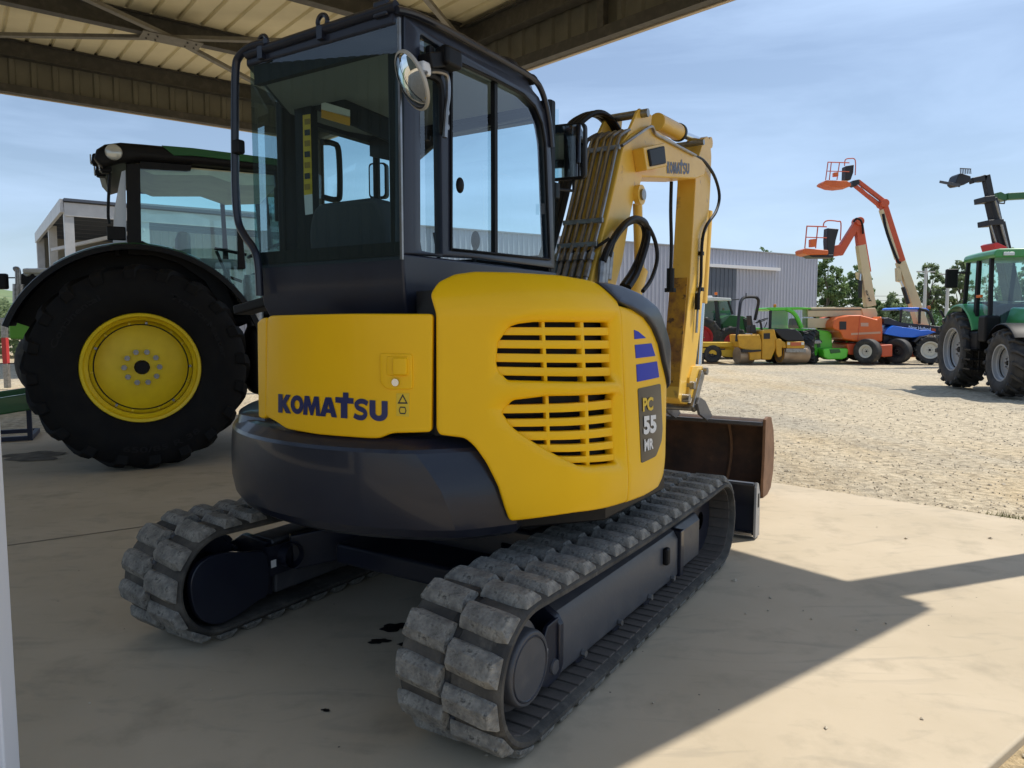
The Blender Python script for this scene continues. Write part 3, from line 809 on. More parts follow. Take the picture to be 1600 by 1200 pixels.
# ---- right side cover with stripes and the model decal
def Z8(pts): return [(960 + .3167 * x, 480 + .3167 * y) for x, y in pts]
S_END = PS[-1]
top_e = to_sz([(970, 474), (988, 482), (1006, 495), (1018, 512), (1028, 536), (1034, 565)])
sl = top_e[-1][0]
side_o = to_sz([(984.5, 786), (980, 700), (976, 620), (972, 540), (969.5, 477)]) + top_e[1:] + [(sl + .10, top_e[-1][1] - .10), (sl + .3, 1.05), (S_END - .05, 1.0), (S_END - .05, .72), (sl + .12, .70)] + to_sz([(1034, 762), (1012, 776)])
side = hood_panel('side_cover', M_yel, [side_o], EX, .0, .014, .008)
fend_o = top_e[::-1] + to_sz([(955, 464), (951, 447)])
zt = lambda s, z: (s, z)
ft = to_sz([(951, 440), (968, 441), (988, 446), (1008, 458), (1024, 478), (1034, 508)])
fend_o = to_sz([(968, 472)]) + [(s, z - .004) for s, z in top_e[1:]] + [(sl + .10, top_e[-1][1] - .10), (sl + .3, 1.05), (sl + .34, 1.15), (sl + .14, top_e[-1][1] + .03)] + ft[::-1]
fend = hood_panel('fender_cover', M_cabgrey, [fend_o], EX, .018, .016, .010)
for name, poly in (('stripe', [(96, 112), (116, 120), (154, 152), (98, 158)]), ('stripe', [(100, 186), (181, 178), (200, 240), (105, 252)]), ('stripe', [(107, 283), (208, 267), (219, 345), (111, 368)])):
    hood_panel(name, M_blue, [to_sz(Z8(poly))], side, .0022, .0012, 0)
dec = hood_panel('model_decal', M_decal, [to_sz(round_poly(Z8([(114, 402), (226, 377), (236, 600), (231, 660), (203, 735), (131, 770)]), 3))], side, .0022, .0012, 0)
hood_print(text2d('PC', .04), Z8([(135, 447), (187, 441), (186, 508), (136, 516)]), 'model_lettering', M_label, side, .0048, .34)
hood_print(text2d('55', .05), Z8([(138, 538), (202, 530), (203, 617), (140, 630)]), 'model_lettering', M_white, side, .0048, .34)
hood_print(text2d('MR', .04), Z8([(143, 652), (188, 645), (188, 697), (144, 712)]), 'model_lettering', M_white, side, .0048, .34)
m_ = MB(); lid = [hp(s1 - .01 + (S_END - s1) * k / 20, 1.44 - .25 * (k / 20) ** 1.5, -.02) for k in range(21)]
m_.prism([p + Vector((0, 0, -.03)) for p in lid + [Vector((.31, .3, 1.2)), Vector((.31, -.30, 1.44))]], (0, 0, .02)); m_.build('side_lid', M_cabgrey, EX)

# ---- counterweight
def cw_ring(z, r, a0, a1, n_=56, inner=.55):
    out = []
    for k in range(n_ + 1):
        a = a0 + (a1 - a0) * k / n_
        fade = 1.0
        e = (a1 - a) / 14.
        if e < 1: fade = 1 - .075 * (1 - max(e, 0))        # the facet towards the right end
        if e < .12: fade -= .06 * (1 - e / .12)
        e2_ = (a - a0) / 6.
        if e2_ < 1: fade -= .03 * (1 - e2_)
        rr = r * fade
        out.append(Vector((rr * math.sin(R(a)), -rr * math.cos(R(a)), z)))
    for k in range(n_ + 1):
        a = a1 + (a0 - a1) * k / n_
        out.append(Vector((inner * math.sin(R(a)), -inner * math.cos(R(a)), z)))
    return out
cw = MB(); A0 = -88
def notch(ring, base):
    return ring
prof_cw = [(.600, 1.02, 41.0), (.604, 1.055, 41.6), (.622, 1.085, 42.2), (.655, 1.108, 42.0), (.72, 1.120, 41.0), (.80, 1.121, 39.2), (.87, 1.118, 36.6), (.925, 1.112, 34.0), (.938, 1.106, 33.2), (.968, 1.066, 31.4), (.975, 1.045, 31.0), (.976, .95, 30.2)]
cw.loft([cw_ring(z, r, A0, a1 + 5) for z, r, a1 in prof_cw])
cwo = cw.build('counterweight', M_dark, EX, ang=14)
# raised left shoulder of the counterweight beside the door
m_ = MB(); m_.loft([cw_ring(z, r, -88, -17.5 - (z - .96) * 60, 24, .8) for z, r in ((.95, 1.09), (.985, 1.085), (1.0, 1.06), (1.005, 1.0))]); m_.build('counterweight_shoulder', M_dark, EX)
m_ = MB(); h_ = Vector((1.118 * math.sin(R(-27)), -1.118 * math.cos(R(-27)), .685))
# ---- platform under the upper body
m_ = MB(); m_.prism([Vector((x, y, .60)) for x, y in [(-.9, -.35), (-.55, -.8), (0, -.95), (.55, -.78), (.9, -.35), (.9, .3), (.6, .75), (-.2, .8), (-.9, .45)]], (0, 0, .08)); m_.build('platform', M_black, EX, bev=.01)
m_ = MB(); m_.prism([Vector((x, y, .66)) for x, y in [(-.86, -.35), (-.52, -.72), (.4, -.74), (.5, .3), (-.86, .45)]], (0, 0, .76)); m_.build('body_shell', M_black, EX, bev=.01)
m_ = MB(); m_.cyl((0, 0, .46), (0, 0, .62), .40, 48); m_.build('slew_ring', M_frame, EX)
m_ = MB(); m_.box((0, 0, .37), (1.3, .62, .22), taper=(.8, .9)); m_.box((0, -.05, .30), (.8, 1.0, .10)); m_.build('carbody', M_dark, EX, bev=.02)

# ---- rubber tracks
TRO, YA_, YB_, TZ = .238, -1.005, 1.048, .268
LST = YB_ - YA_; LARC = PI * TRO; LTOT = 2 * LST + 2 * LARC
def tpath(s):
    """outer belt surface in side view: (y, z), tangent, outward normal"""
    s %= LTOT
    if s < LST: 
        t = s / LST; return Vector((YA_ + s, TZ - TRO)), Vector((1, 0)), Vector((0, -1))
    s -= LST
    if s < LARC:
        a = -PI / 2 + s / TRO; return Vector((YB_ + TRO * math.cos(a), TZ + TRO * math.sin(a))), Vector((-math.sin(a), math.cos(a))), Vector((math.cos(a), math.sin(a)))
    s -= LARC
    if s < LST:
        t = s / LST; sag = -.022 * 4 * t * (1 - t); return Vector((YB_ - s, TZ + TRO + sag)), Vector((-1, 0)), Vector((0, 1))
    s -= LST
    a = PI / 2 + s / TRO; return Vector((YA_ + TRO * math.cos(a), TZ + TRO * math.sin(a))), Vector((-math.sin(a), math.cos(a))), Vector((math.cos(a), math.sin(a)))
NL = 42; PITCHL = LTOT / NL
def lug_mesh():
    m_ = MB()
    # a slightly chevroned block, tapered towards its top, with a sloping outer end
    b = [(-.088, -.038), (.062, -.056), (.100, -.050), (.100, .040), (.062, .048), (-.088, .062)]
    t = [(-.082, -.014), (.060, -.034), (.082, -.030), (.080, .014), (.058, .020), (-.082, .036)]
    m_.loft([[Vector((x, y, -.008)) for x, y in b], [Vector((x, y, .004)) for x, y in [(p[0] * .985, p[1] * .93) for p in b]], [Vector((x, y, .028)) for x, y in t]])
    return m_
lug0 = lug_mesh().build('lug', M_lug, None, bev=.0025, ang=20)
pad0 = MB().box((0, 0, -.002), (.17, .052, .012)).build('inner_pad', M_inner, None, bev=.003)
link0 = MB().box((0, 0, .002), (.026, .05, .016), taper=(.7, .7)).build('drive_link', M_frame, None, bev=.004)
def basis(xv, yv, zv, loc):
    m4 = Matrix.Identity(4)
    for i, v in enumerate((xv, yv, zv)): m4.col[i][:3] = v
    m4.col[3][:3] = loc
    return m4
first = {'lug': True, 'pad': True, 'link': True}
for sgn in (1, -1):
    xin, xout = .585 * sgn, .975 * sgn
    sect = [(.585, -.022), (.600, -.004), (.62, 0), (.755, 0), (.765, -.010), (.795, -.010), (.805, 0), (.94, 0), (.965, -.006), (.977, -.016), (.977, -.030), (.960, -.038), (.60, -.038), (.587, -.032)]
    m_ = MB(); rings = []
    NR = 200
    for k in range(NR):
        p, t, n_ = tpath(LTOT * k / NR)
        rings.append([Vector((x * sgn, p.x + n_.x * o_, p.y + n_.y * o_)) for x, o_ in sect])
    rings.append(rings[0]); m_.loft(rings, caps=False)
    trk = m_.build('rubber_track', M_track, EX, ang=40)
    for k in range(NL):
        for col, (xc, fl, ph) in enumerate(((.688, -1, .0), (.872, 1, .5))):
            p, t, n_ = tpath((k + ph) * PITCHL)
            xv = Vector((fl * sgn, 0, 0)); zv = Vector((0, n_.x, n_.y)); yv = zv.cross(xv)
            mm = basis(xv, yv, zv, Vector((xc * sgn, p.x, p.y)))
            if first['lug']: o = lug0; o.parent = trk; o.matrix_local = mm; first['lug'] = False
            else: copy_obj(lug0, trk, mm)
        p, t, n_ = tpath((k + .25) * PITCHL)
        zv = Vector((0, n_.x, n_.y)); xv = Vector((1, 0, 0)); mm = basis(xv, zv.cross(xv), zv, Vector((.780 * sgn, p.x - n_.x * .008, p.y - n_.y * .008)))
        if first['link']: o = link0; o.parent = trk; o.matrix_local = mm; first['link'] = False
        else: copy_obj(link0, trk, mm)
    for k in range(2 * NL):
        p, t, n_ = tpath((k + .5) * PITCHL / 2)
        zv = -Vector((0, n_.x, n_.y)); xv = Vector((1, 0, 0)); yv = zv.cross(xv)
        mm = basis(xv, yv, zv, Vector((.862 * sgn, p.x - n_.x * .040, p.y - n_.y * .040)))
        if first['pad']: o = pad0; o.parent = trk; o.matrix_local = mm; first['pad'] = False
        else: copy_obj(pad0, trk, mm)
    # frame
    fr = MB(); cs_ = [(.885, .105), (.885, .295), (.862, .335), (.80, .365), (.66, .365), (.64, .30), (.64, .105)]
    fr.loft([[Vector((x * sgn, y, z)) for x, z in cs_] for y in (-.70, .56)])
    frm = fr.build('track_frame', M_frame, EX, bev=.012)
    fr = MB(); cs2 = [(.875, .11), (.875, .31), (.85, .345), (.70, .345), (.70, .11)]
    fr.loft([[Vector((x * sgn, y, z)) for x, z in cs2] for y in (.60, .93)]); fr.build('idler_frame', M_frame, EX, bev=.01)
    m_ = MB(); m_.prism([Vector((.90 * sgn, y, z)) for y, z in ((.555, .10), (.605, .10), (.605, .335), (.555, .335))], (-.12 * sgn, 0, 0)); m_.build('frame_flange', M_dark, EX, bev=.006)
    m_ = MB()
    pl = [(.885, .34), (.905, .31), (.905, .16), (.888, .105), (.66, .10), (.66, .36), (.83, .372)]
    m_.prism([Vector((x * sgn, -.735, z)) for x, z in pl], (0, .035, 0)); m_.build('end_plate', M_dark, EX, bev=.006)
    m_ = MB(); m_.prism([Vector((.895 * sgn, y, z)) for y, z in ((-.72, .335), (-.71, .11), (-.80, .105), (-.885, .150), (-.90, .19), (-.80, .33))], (-.018 * sgn, 0, 0)); m_.build('motor_bracket', M_dark, EX, bev=.005)
    m_ = MB(); m_.lathe([(.0, .004), (.012, .004), (.026, .002), (.03, -.01)], Vector((.900 * sgn, -.755, .165)), (sgn, 0, 0), 20); m_.build('bracket_eye', M_frame, EX)
    m_ = MB(); m_.face([Vector((.8975 * sgn, y, z)) for y, z in ((-.835, .215), (-.805, .215), (-.805, .252), (-.835, .252))]); lb = m_.build('label', M_white, EX)
    m_ = MB(); m_.lathe([(.0, .0), (.116, .0), (.120, -.003), (.124, -.012), (.125, -.05), (.15, -.06), (.165, -.16)], Vector((.928 * sgn, YA_ + .03, TZ - .012)), (sgn, 0, 0), 48)
    hub = m_.build('travel_motor', M_frame, EX)
    m_ = MB(); m_.lathe([(.10, .0), (.102, .0025), (.106, .0025), (.108, .0)], Vector((.9282 * sgn, YA_ + .03, TZ - .012)), (sgn, 0, 0), 48); m_.build('hub_ring', M_dark, hub)
    m_ = MB()
    for k in range(18):
        a = 2 * PI * k / 18; cc = Vector((.78 * sgn, YA_ + .185 * math.cos(a), TZ + .185 * math.sin(a)))
        m_.box(cc, (.05, .03, .03), Matrix.Rotation(a, 3, 'X'))
    m_.lathe([(.10, -.02), (.185, -.02), (.185, .02), (.10, .02)], Vector((.78 * sgn, YA_, TZ)), (1, 0, 0), 32); m_.build('sprocket', M_dark, EX)
    m_ = MB(); m_.lathe([(.05, -.06), (.17, -.06), (.198, -.03), (.198, .03), (.17, .06), (.05, .06)], Vector((.78 * sgn, YB_, TZ)), (1, 0, 0), 32); m_.build('idler_wheel', M_dark, EX)
    for y in (-.52, -.18, .16, .46):
        m_ = MB(); m_.lathe([(.0, -.1), (.07, -.1), (.085, -.06), (.06, -.05), (.06, .05), (.085, .06), (.07, .1), (.0, .1)], Vector((.78 * sgn, y, .155)), (1, 0, 0), 24); m_.build('track_roller', M_dark, EX)
        m_ = MB(); m_.cyl((.888 * sgn, y, .122), (.905 * sgn, y, .122), .014, 6); m_.build('roller_bolt', M_steel, EX)
    m_ = MB(); m_.box((.896 * sgn, .36, .26), (.03, .045, .085)); m_.build('grease_port', M_black, EX, bev=.012)
    # inner cover of the travel motor, tear shaped
    tear = [XF.hit(px, py, 0, -.60) for px, py in ((298, 915), (307, 888), (325, 872), (350, 864), (385, 863), (417, 866), (420, 925), (402, 940), (372, 962), (345, 975), (320, 972), (304, 952))]
    m_ = MB(); m_.prism([Vector((.60 * sgn, p.y, p.z)) for p in catmull(tear, 4, True)], (.03 * sgn, 0, 0)); m_.build('motor_guard', M_dark, EX, bev=.006)
    m_ = MB(); m_.lathe([(.03, .0), (.055, .0), (.055, .06)], Vector((.61 * sgn, -.66, .29)), (-sgn, 0, 0), 20); m_.box((.62 * sgn, -.70, .28), (.03, .14, .14)); m_.build('towing_eye', M_dark, EX)
    m_ = MB(); m_.bar((.62 * sgn, -.62, .29), (.3 * sgn, -.15, .34), .05, .17); m_.bar((.62 * sgn, .5, .27), (.3 * sgn, .15, .34), .05, .17); m_.build('frame_leg', M_dark, EX, bev=.01)
    m_ = MB(); m_.face([Vector((.589 * sgn, y, z)) for y, z in ((-.765, .255), (-.735, .255), (-.735, .29), (-.765, .29))]); m_.build('label', M_white, EX)

# ---- dozer blade
m_ = MB(); cs_ = [(1.80, .012), (1.765, .04), (1.775, .12), (1.79, .2), (1.785, .28), (1.755, .355), (1.775, .362), (1.815, .29), (1.82, .2), (1.805, .12), (1.80, .04), (1.825, .012)]
m_.loft([[Vector((x, y, z)) for y, z in cs_] for x in (-.965, .965)]); bl = m_.build('blade', M_dark, EX, bev=.004)
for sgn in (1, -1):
    m_ = MB(); m_.prism([Vector((.966 * sgn, y, z)) for y, z in ((1.735, .012), (1.74, .34), (1.76, .37), (1.79, .36), (1.83, .29), (1.84, .012))], (.016 * sgn, 0, 0)); m_.build('end_plate', mat('blade_end_lit_grey', (.30, .30, .30), .45, col2=(.22, .22, .22), nscale=9), bl, bev=.003)  # sunlight on the end plates is put into their lighter grey
    m_ = MB(); m_.box((.983 * sgn, 1.79, .25), (.004, .026, .09)); m_.build('end_slot', M_black, bl, bev=.0015)
    m_ = MB(); m_.bar((.30 * sgn, 1.76, .2), (.26 * sgn, .3, .3), .09, .12); m_.build('blade_arm', M_dark, EX, bev=.01)
m_ = MB(); m_.bar((-.96, 1.75, .035), (.96, 1.75, .035), .05, .016); m_.build('blade_lip', M_steel, bl)
m_ = MB(); m_.bar((-.96, 1.755, .358), (.96, 1.755, .358), .035, .016); m_.build('blade_top_edge', M_frame, bl)
# ================================================================ cab of the excavator
cab = part_empty('cab', EX)
CX, CYR, CZB, CZG, CZT = .30, -.85, 1.40, 1.645, 2.49
plan = [(-.51, CYR), (CX, CYR), (CX, .34), (-.92, .34), (-.92, -.35)]
m_ = MB(); m_.loft([[Vector((x * k, y * k, z)) for x, y in plan] for z, k in ((1.40, .955), (1.46, .985), (1.60, 1.0), (1.640, 1.0))]); m_.build('cab_base', M_cabgrey, cab, bev=.012)
# right side frame: outline and window openings traced on the side plane
def sp(px, py): p = XF.hit(px, py, 0, CX); return (p.y, p.z)
def Z7(pts): return [(640 + .3167 * x, 60 + .3167 * y) for x, y in pts]
outer = [sp(631, 397), sp(631.5, 24)] + [sp(*q) for q in Z7([(160, 12), (440, 150), (590, 232), (640, 290), (672, 370), (693, 480), (703, 620), (718, 1135), (335, 1085)])]
win = round_poly([sp(*q) for q in Z7([(203, 105), (425, 208), (555, 275), (615, 335), (650, 420), (666, 520), (688, 1090), (203, 1040)])], .03)
qwin = round_poly([sp(*q) for q in ((657, 53), (688, 74), (692, 398), (658, 391))], .012)
bm = fill2d([outer, win, qwin], .016, .006, 1)
for v in bm.verts: v.co = Vector((CX - .022 + v.co.z, v.co.x, v.co.y))
bmesh.ops.recalc_face_normals(bm, faces=bm.faces); sf = link_bm(bm, 'side_frame', M_cabgrey, cab)
def pane(pts, name, m, parent=cab, th=.0):
    k = MB(); k.face(pts); return k.build(name, m, parent, smooth=False)
gx = CX - .012
pane([Vector((gx, y, z)) for y, z in qwin], 'quarter_glass', M_gclear)
def split_win(y0, y1):
    out = []
    for i in range(len(win)):
        a, b = Vector(win[i - 1]), Vector(win[i])
        for q in (b,): out.append(q)
    return out
ym = sp(777, 250)[0]
def clip(poly, ycut, keep_less):
    out = []
    for i in range(len(poly)):
        a, b = poly[i - 1], poly[i]; ia = (a[0] <= ycut) == keep_less; ib = (b[0] <= ycut) == keep_less
        if ia != ib: t = (ycut - a[0]) / (b[0] - a[0]); out.append((ycut, a[1] + (b[1] - a[1]) * t))
        if ib: out.append(b)
    return out
pane([Vector((gx - .012, y, z)) for y, z in clip(win, ym, True)], 'sliding_glass', M_gclear)
pane([Vector((gx, y, z)) for y, z in clip(win, ym, False)], 'sliding_glass', M_gclear)
zt_, zb_ = sp(777, 128)[1], sp(777, 392)[1]
m_ = MB(); m_.box((gx - .004, ym, (zt_ + zb_) / 2), (.022, .022, zt_ - zb_ + .02)); m_.build('window_divider', M_black, cab)
wt = [sp(*q) for q in Z7([(203, 105), (425, 208), (555, 275), (615, 335), (650, 420), (666, 520), (688, 1090), (203, 1040), (203, 105)])]
m_ = MB(); m_.tube([Vector((CX + .002, y, z)) for y, z in catmull([(a, b, 0) for a, b in wt[:6]], 4, False) for _ in (0,)] if False else [Vector((CX + .002, y, z)) for y, z in wt], .008, 6); m_.build('window_seal', M_black, cab)
q = XF.hit(715, 290, 0, gx); m_ = MB(); m_.sphere(q + Vector((.012, 0, 0)), .026, 12, 8, (.6, .8, 1.25)); m_.build('window_latch', M_black, cab)
for pts in ([(648, 845), (662, 845), (662, 868), (648, 868)],):
    pp = [sp(*q) for q in Z7([(647, 815), (663, 815), (663, 868), (647, 868)])]
    pane([Vector((CX + .004, y, z)) for y, z in pp], 'vent_slot', M_black)
# rear glass and the chamfered left glass
zr = 2.475
pane([Vector((-.515, CYR - .012, CZG - .03)), Vector((CX + .005, CYR - .012, CZG - .03)), Vector((CX + .005, CYR - .012, zr)), Vector((-.515, CYR - .012, zr))], 'rear_glass', M_gtint)
pane([Vector((-.52, CYR - .008, CZG - .02)), Vector((-.93, -.35, CZG - .02)), Vector((-.93, -.35, zr)), Vector((-.52, CYR - .008, zr))], 'corner_glass', M_gclear)
m_ = MB(); m_.bar((CX + .006, CYR - .014, CZG - .03), (CX + .006, CYR - .014, zr), .010, .010); m_.build('glass_edge_strip', M_pipe, cab)
m_ = MB(); m_.bar((-.5, CYR + .004, CZG + .012), (CX - .01, CYR + .004, CZG + .012), .02, .05); m_.build('rear_sill', M_black, cab)
m_ = MB(); m_.bar((-.5, CYR + .01, 2.43), (CX - .01, CYR + .01, 2.43), .03, .10); m_.build('rear_header', M_black, cab)
m_ = MB(); m_.box((CX - .05, CYR + .06, 2.05), (.07, .08, .86)); m_.build('pillar', M_black, cab, bev=.01)
# left and front frame
for (x, y, w, d) in ((-.90, -.33, .05, .12), (-.90, .32, .04, .03), (CX - .04, .32, .05, .05)):
    m_ = MB(); m_.box((x, y, 2.05), (w, d, .88)); m_.build('pillar', M_black, cab, bev=.01)
for a, b, hh in (((-.90, -.3, 2.45), (-.90, .3, 2.45), .07), ((-.9, .31, 2.44), (CX - .02, .31, 2.44), .09), ((-.9, .31, 1.68), (CX - .02, .31, 1.68), .09)):
    m_ = MB(); m_.bar(a, b, .05, hh); m_.build('window_rail', M_black, cab)
pane([Vector((-.92, -.30, 1.64)), Vector((-.92, .31, 1.64)), Vector((-.92, .31, 2.45)), Vector((-.92, -.3, 2.45))], 'door_glass', M_gclear)
pane([Vector((-.92, .345, 1.64)), Vector((CX, .345, 1.64)), Vector((CX, .345, 2.45)), Vector((-.92, .345, 2.45))], 'front_glass', M_gclear)
# overhead header with the arched lower edge, seen through the rear glass
hd = [(-.88, 2.43), (.27, 2.43), (.27, 2.405), (-.30, 2.39), (-.45, 2.33), (-.58, 2.26), (-.70, 2.29), (-.88, 2.34)]
bm = fill2d([hd], .015, .004, 1)
for v in bm.verts: v.co = Vector((v.co.x, .26 + v.co.z, v.co.y))
bmesh.ops.recalc_face_normals(bm, faces=bm.faces); link_bm(bm, 'front_header', M_black, cab)
# roof
rf = [(-.53, CYR - .02), (CX - .01, CYR - .02), (CX - .01, .06), (CX - .06, .20), (-.85, .2), (-.9, .05), (-.9, -.36)]
m_ = MB(); m_.loft([[Vector((x, y, z)) for x, y in [(a * k, b * k) for a, b in rf]] for z, k in ((2.455, 1.0), (2.50, 1.0), (2.53, .975), (2.54, .9))]); m_.build('roof', M_cabgrey, cab, bev=.01)
m_ = MB(); m_.prism([Vector((x * .96, y * .96, 2.435)) for x, y in rf], (0, 0, .018)); m_.build('headliner', M_head, cab)
rail = [XF.hit(px, py, 0, CX + .005) for px, py in ((620, 15), (650, 23), (700, 47), (760, 80), (815, 111), (838, 128), (850, 152), (858, 190), (862, 230))]
m_ = MB(); m_.tube(catmull(rail, 4), .014, 10); m_.build('roof_rail', M_dark, cab)
m_ = MB(); m_.tube([Vector((-.52, CYR - .02, 2.50)), Vector((CX + .0, CYR - .02, 2.515))], .020, 12); m_.build('rear_roof_rail', M_dark, cab)
def eye(px, py, y=CYR - .02):
    p = XF.hit(px, py, 1, y); k = MB()
    n_ = 16
    k.tube([p + Vector((.026 * math.cos(2 * PI * i / n_), .0, .026 * math.sin(2 * PI * i / n_))) for i in range(n_ + 1)], .009, 8, False)
    k.box(p + Vector((0, 0, -.045)), (.03, .04, .05)); k.build('lifting_eye', M_dark, cab)
eye(411, 66); eye(504, 34)
p = XF.hit(603, 18, 1, CYR - .0); m_ = MB(); m_.box(p, (.07, .07, .06)); m_.build('roof_bracket', M_dark, cab, bev=.008)
p = XF.hit(828, 124, 0, CX - .03); m_ = MB(); m_.sphere(p, .035, 12, 8, (1, 1.3, .7)); m_.build('roof_lamp_mount', M_black, cab)
p = XF.hit(792, 98, 0, CX - .1); m_ = MB(); m_.sphere(p, .04, 12, 8, (1, 2, .5)); m_.build('roof_vent', M_black, cab)
# grab rail at the left rear corner
hr = [XF.hit(px, py, 1, CYR - .03) for px, py in ((416, 66), (392, 73), (374, 88), (368, 112), (367, 200), (368, 300), (372, 345), (382, 368), (396, 388), (403, 412), (406, 462))]
m_ = MB(); m_.tube(catmull(hr, 5), .0165, 12); m_.build('grab_rail', M_dark, cab)
p = XF.hit(372, 230, 1, CYR - .03); m_ = MB(); m_.box(p, (.05, .04, .06)); m_.build('rail_clamp', M_black, cab, bev=.01)
m_ = MB(); q0 = XF.hit(378, 485, 1, CYR + .1); q1 = XF.hit(432, 470, 1, CYR + .1); m_.bar(q0, q1, .10, .045); m_.build('step_bracket', M_black, cab, bev=.01)
# mirrors
def plate_mirror(px, py, y, w, h_, name, depth=.035, rot=(0, 0, 0)):
    c_ = XF.hit(px, py, 1, y)
    bm = fill2d([round_poly([(-w / 2, -h_ / 2), (w / 2, -h_ / 2), (w / 2, h_ / 2), (-w / 2, h_ / 2)], .03)], depth / 2, .008, 2)
    rm = Matrix.Rotation(rot[2], 3, 'Z') @ Matrix.Rotation(rot[0], 3, 'X') @ Matrix.Rotation(PI / 2, 3, 'X')
    for v in bm.verts: v.co = c_ + rm @ v.co
    bmesh.ops.recalc_face_normals(bm, faces=bm.faces); h = link_bm(bm, name, M_black, cab)
    k = MB(); pts = round_poly([(-w / 2 + .012, -h_ / 2 + .012), (w / 2 - .012, -h_ / 2 + .012), (w / 2 - .012, h_ / 2 - .012), (-w / 2 + .012, h_ / 2 - .012)], .022)
    k.face([c_ + rm @ Vector((x, y_, depth / 2 + .0095)) for x, y_ in pts]); k.build('mirror_glass', M_mirror, h)
    return c_
c1 = plate_mirror(887, 238, .52, .205, .285, 'side_mirror', rot=(R(2), 0, R(11)))
m_ = MB(); m_.tube([c1 + Vector((.03, .01, -.14)), c1 + Vector((.03, .01, -.20)), XF.hit(872, 296, 1, .40), XF.hit(868, 300, 1, .36)], .008, 8); m_.build('mirror_arm', M_black, cab)
p = XF.hit(868, 298, 1, .36); m_ = MB(); m_.box(p, (.03, .05, .08)); m_.build('mirror_clamp', M_black, cab, bev=.008)
plate_mirror(592, 283, .55, .12, .22, 'side_mirror', rot=(0, 0, R(20)))
# round mirror on its bent arm at the right rear corner
c2 = XF.hit(642, 127, 1, CYR - .06)
right, up_, fwd = XF.r3 @ Vector((1, 0, 0)), XF.r3 @ Vector((0, _sp, _cp)), XF.r3 @ Vector((0, _cp, -_sp))
nrm = (right * -.80 + up_ * -.50 - fwd * .36).normalized()
m_ = MB(); m_.lathe([(0, .022), (.05, .017), (.085, .006), (.097, -.002)], c2, nrm, 40); rm_ = m_.build('round_mirror', M_mirror, cab)
m_ = MB(); m_.lathe([(.096, .002), (.104, .0), (.104, -.010), (.07, -.028), (0, -.034)], c2, nrm, 40); m_.build('mirror_shell', mat('mirror_shell_grey', (.42, .41, .38), .5), rm_)
pa_ = [XF.hit(px, py, 0, CX + .03) for px, py in ((668, 112), (690, 113), (699, 122), (700, 150), (697, 175), (695, 215))]
m_ = MB(); m_.tube(catmull([c2 - nrm * .03] + pa_, 4), .010, 8); m_.build('mirror_arm', M_pipe, cab)
p = XF.hit(662, 108, 0, CX + .03); m_ = MB(); m_.box(p, (.04, .05, .05)); m_.build('mirror_joint', M_white, cab, bev=.01)
m_ = MB(); a, b = XF.hit(664, 96, 0, CX + .03), XF.hit(712, 92, 0, CX + .03); m_.bar(a, b, .06, .055); m_.bar(XF.hit(672, 90, 0, CX + .02), XF.hit(672, 72, 0, CX + .02), .025, .03); m_.bar(XF.hit(697, 90, 0, CX + .02), XF.hit(695, 70, 0, CX + .02), .025, .025); m_.build('lamp_bracket', M_black, cab, bev=.006)
a, b = XF.hit(701, 92, 0, CX + .05), XF.hit(713, 96, 0, CX + .05); m_ = MB(); m_.box(a, (.07, .10, .075)); m_.build('work_lamp', M_black, cab, bev=.015)
bk = [XF.hit(px, py, 0, CX + .012) for px, py in ((660, 116), (680, 122), (689, 140), (690, 200), (694, 206))]
m_ = MB(); m_.tube(catmull(bk, 4), .014, 8); m_.build('mirror_stay', M_black, cab)
for py in (176, 199):
    p = XF.hit(696, py, 0, CX + .014); m_ = MB(); m_.cyl(p, p + Vector((.012, 0, 0)), .012, 8); m_.build('bolt', M_steel, cab)
# seat and controls inside
sb = MB(); sx0, sx1 = XF.hit(490, 350, 1, -.42).x, XF.hit(618, 350, 1, -.42).x
zt_ = XF.hit(550, 316, 1, -.42).z
xs = (sx0 + sx1) / 2; hw = (sx1 - sx0) / 2
bm = fill2d([round_poly([(-hw, -.55), (hw, -.55), (hw * .98, -.1), (hw * .78, 0), (-hw * .72, 0), (-hw * .95, -.12)], .08, 6)], .04, .03, 3)
for v in bm.verts: v.co = Vector((xs + v.co.x, -.42 + v.co.z + v.co.y * -.12, zt_ + v.co.y))
bmesh.ops.recalc_face_normals(bm, faces=bm.faces); seat = link_bm(bm, 'seat_back', M_seat, cab)
m_ = MB(); m_.box((xs, -.12, 1.42), (2 * hw, .5, .14)); m_.build('seat_cushion', M_seat, cab, bev=.04)
for px in (521, 553):
    p = XF.hit(px, 322, 1, -.46); m_ = MB(); m_.sphere(p, .012, 8, 6); m_.build('seat_button', M_steel, seat)
for sx in (-1, 1):
    m_ = MB(); m_.box((xs + sx * .34, -.1, 1.52), (.16, .5, .2)); m_.build('console', M_black, cab, bev=.03)
    m_ = MB(); m_.tube([(xs + sx * .33, .08, 1.6), (xs + sx * .32, .12, 1.78)], .012, 8); m_.sphere((xs + sx * .32, .12, 1.8), .03, 8, 8, (.8, .8, 1.6)); m_.build('joystick', M_black, cab)
for x in (-.45, -.33):
    m_ = MB(); m_.tube([(x, .22, 1.5), (x, .18, 1.7), (x, .14, 1.86)], .011, 8); m_.build('travel_lever', M_black, cab)
lp = [XF.hit(px, py, 0, -.86) for px, py in ((503, 222), (520, 224), (529, 236), (531, 300), (526, 312), (505, 308))]
m_ = MB(); m_.tube(catmull(lp, 4), .016, 8); m_.build('door_grab_handle', M_black, cab)
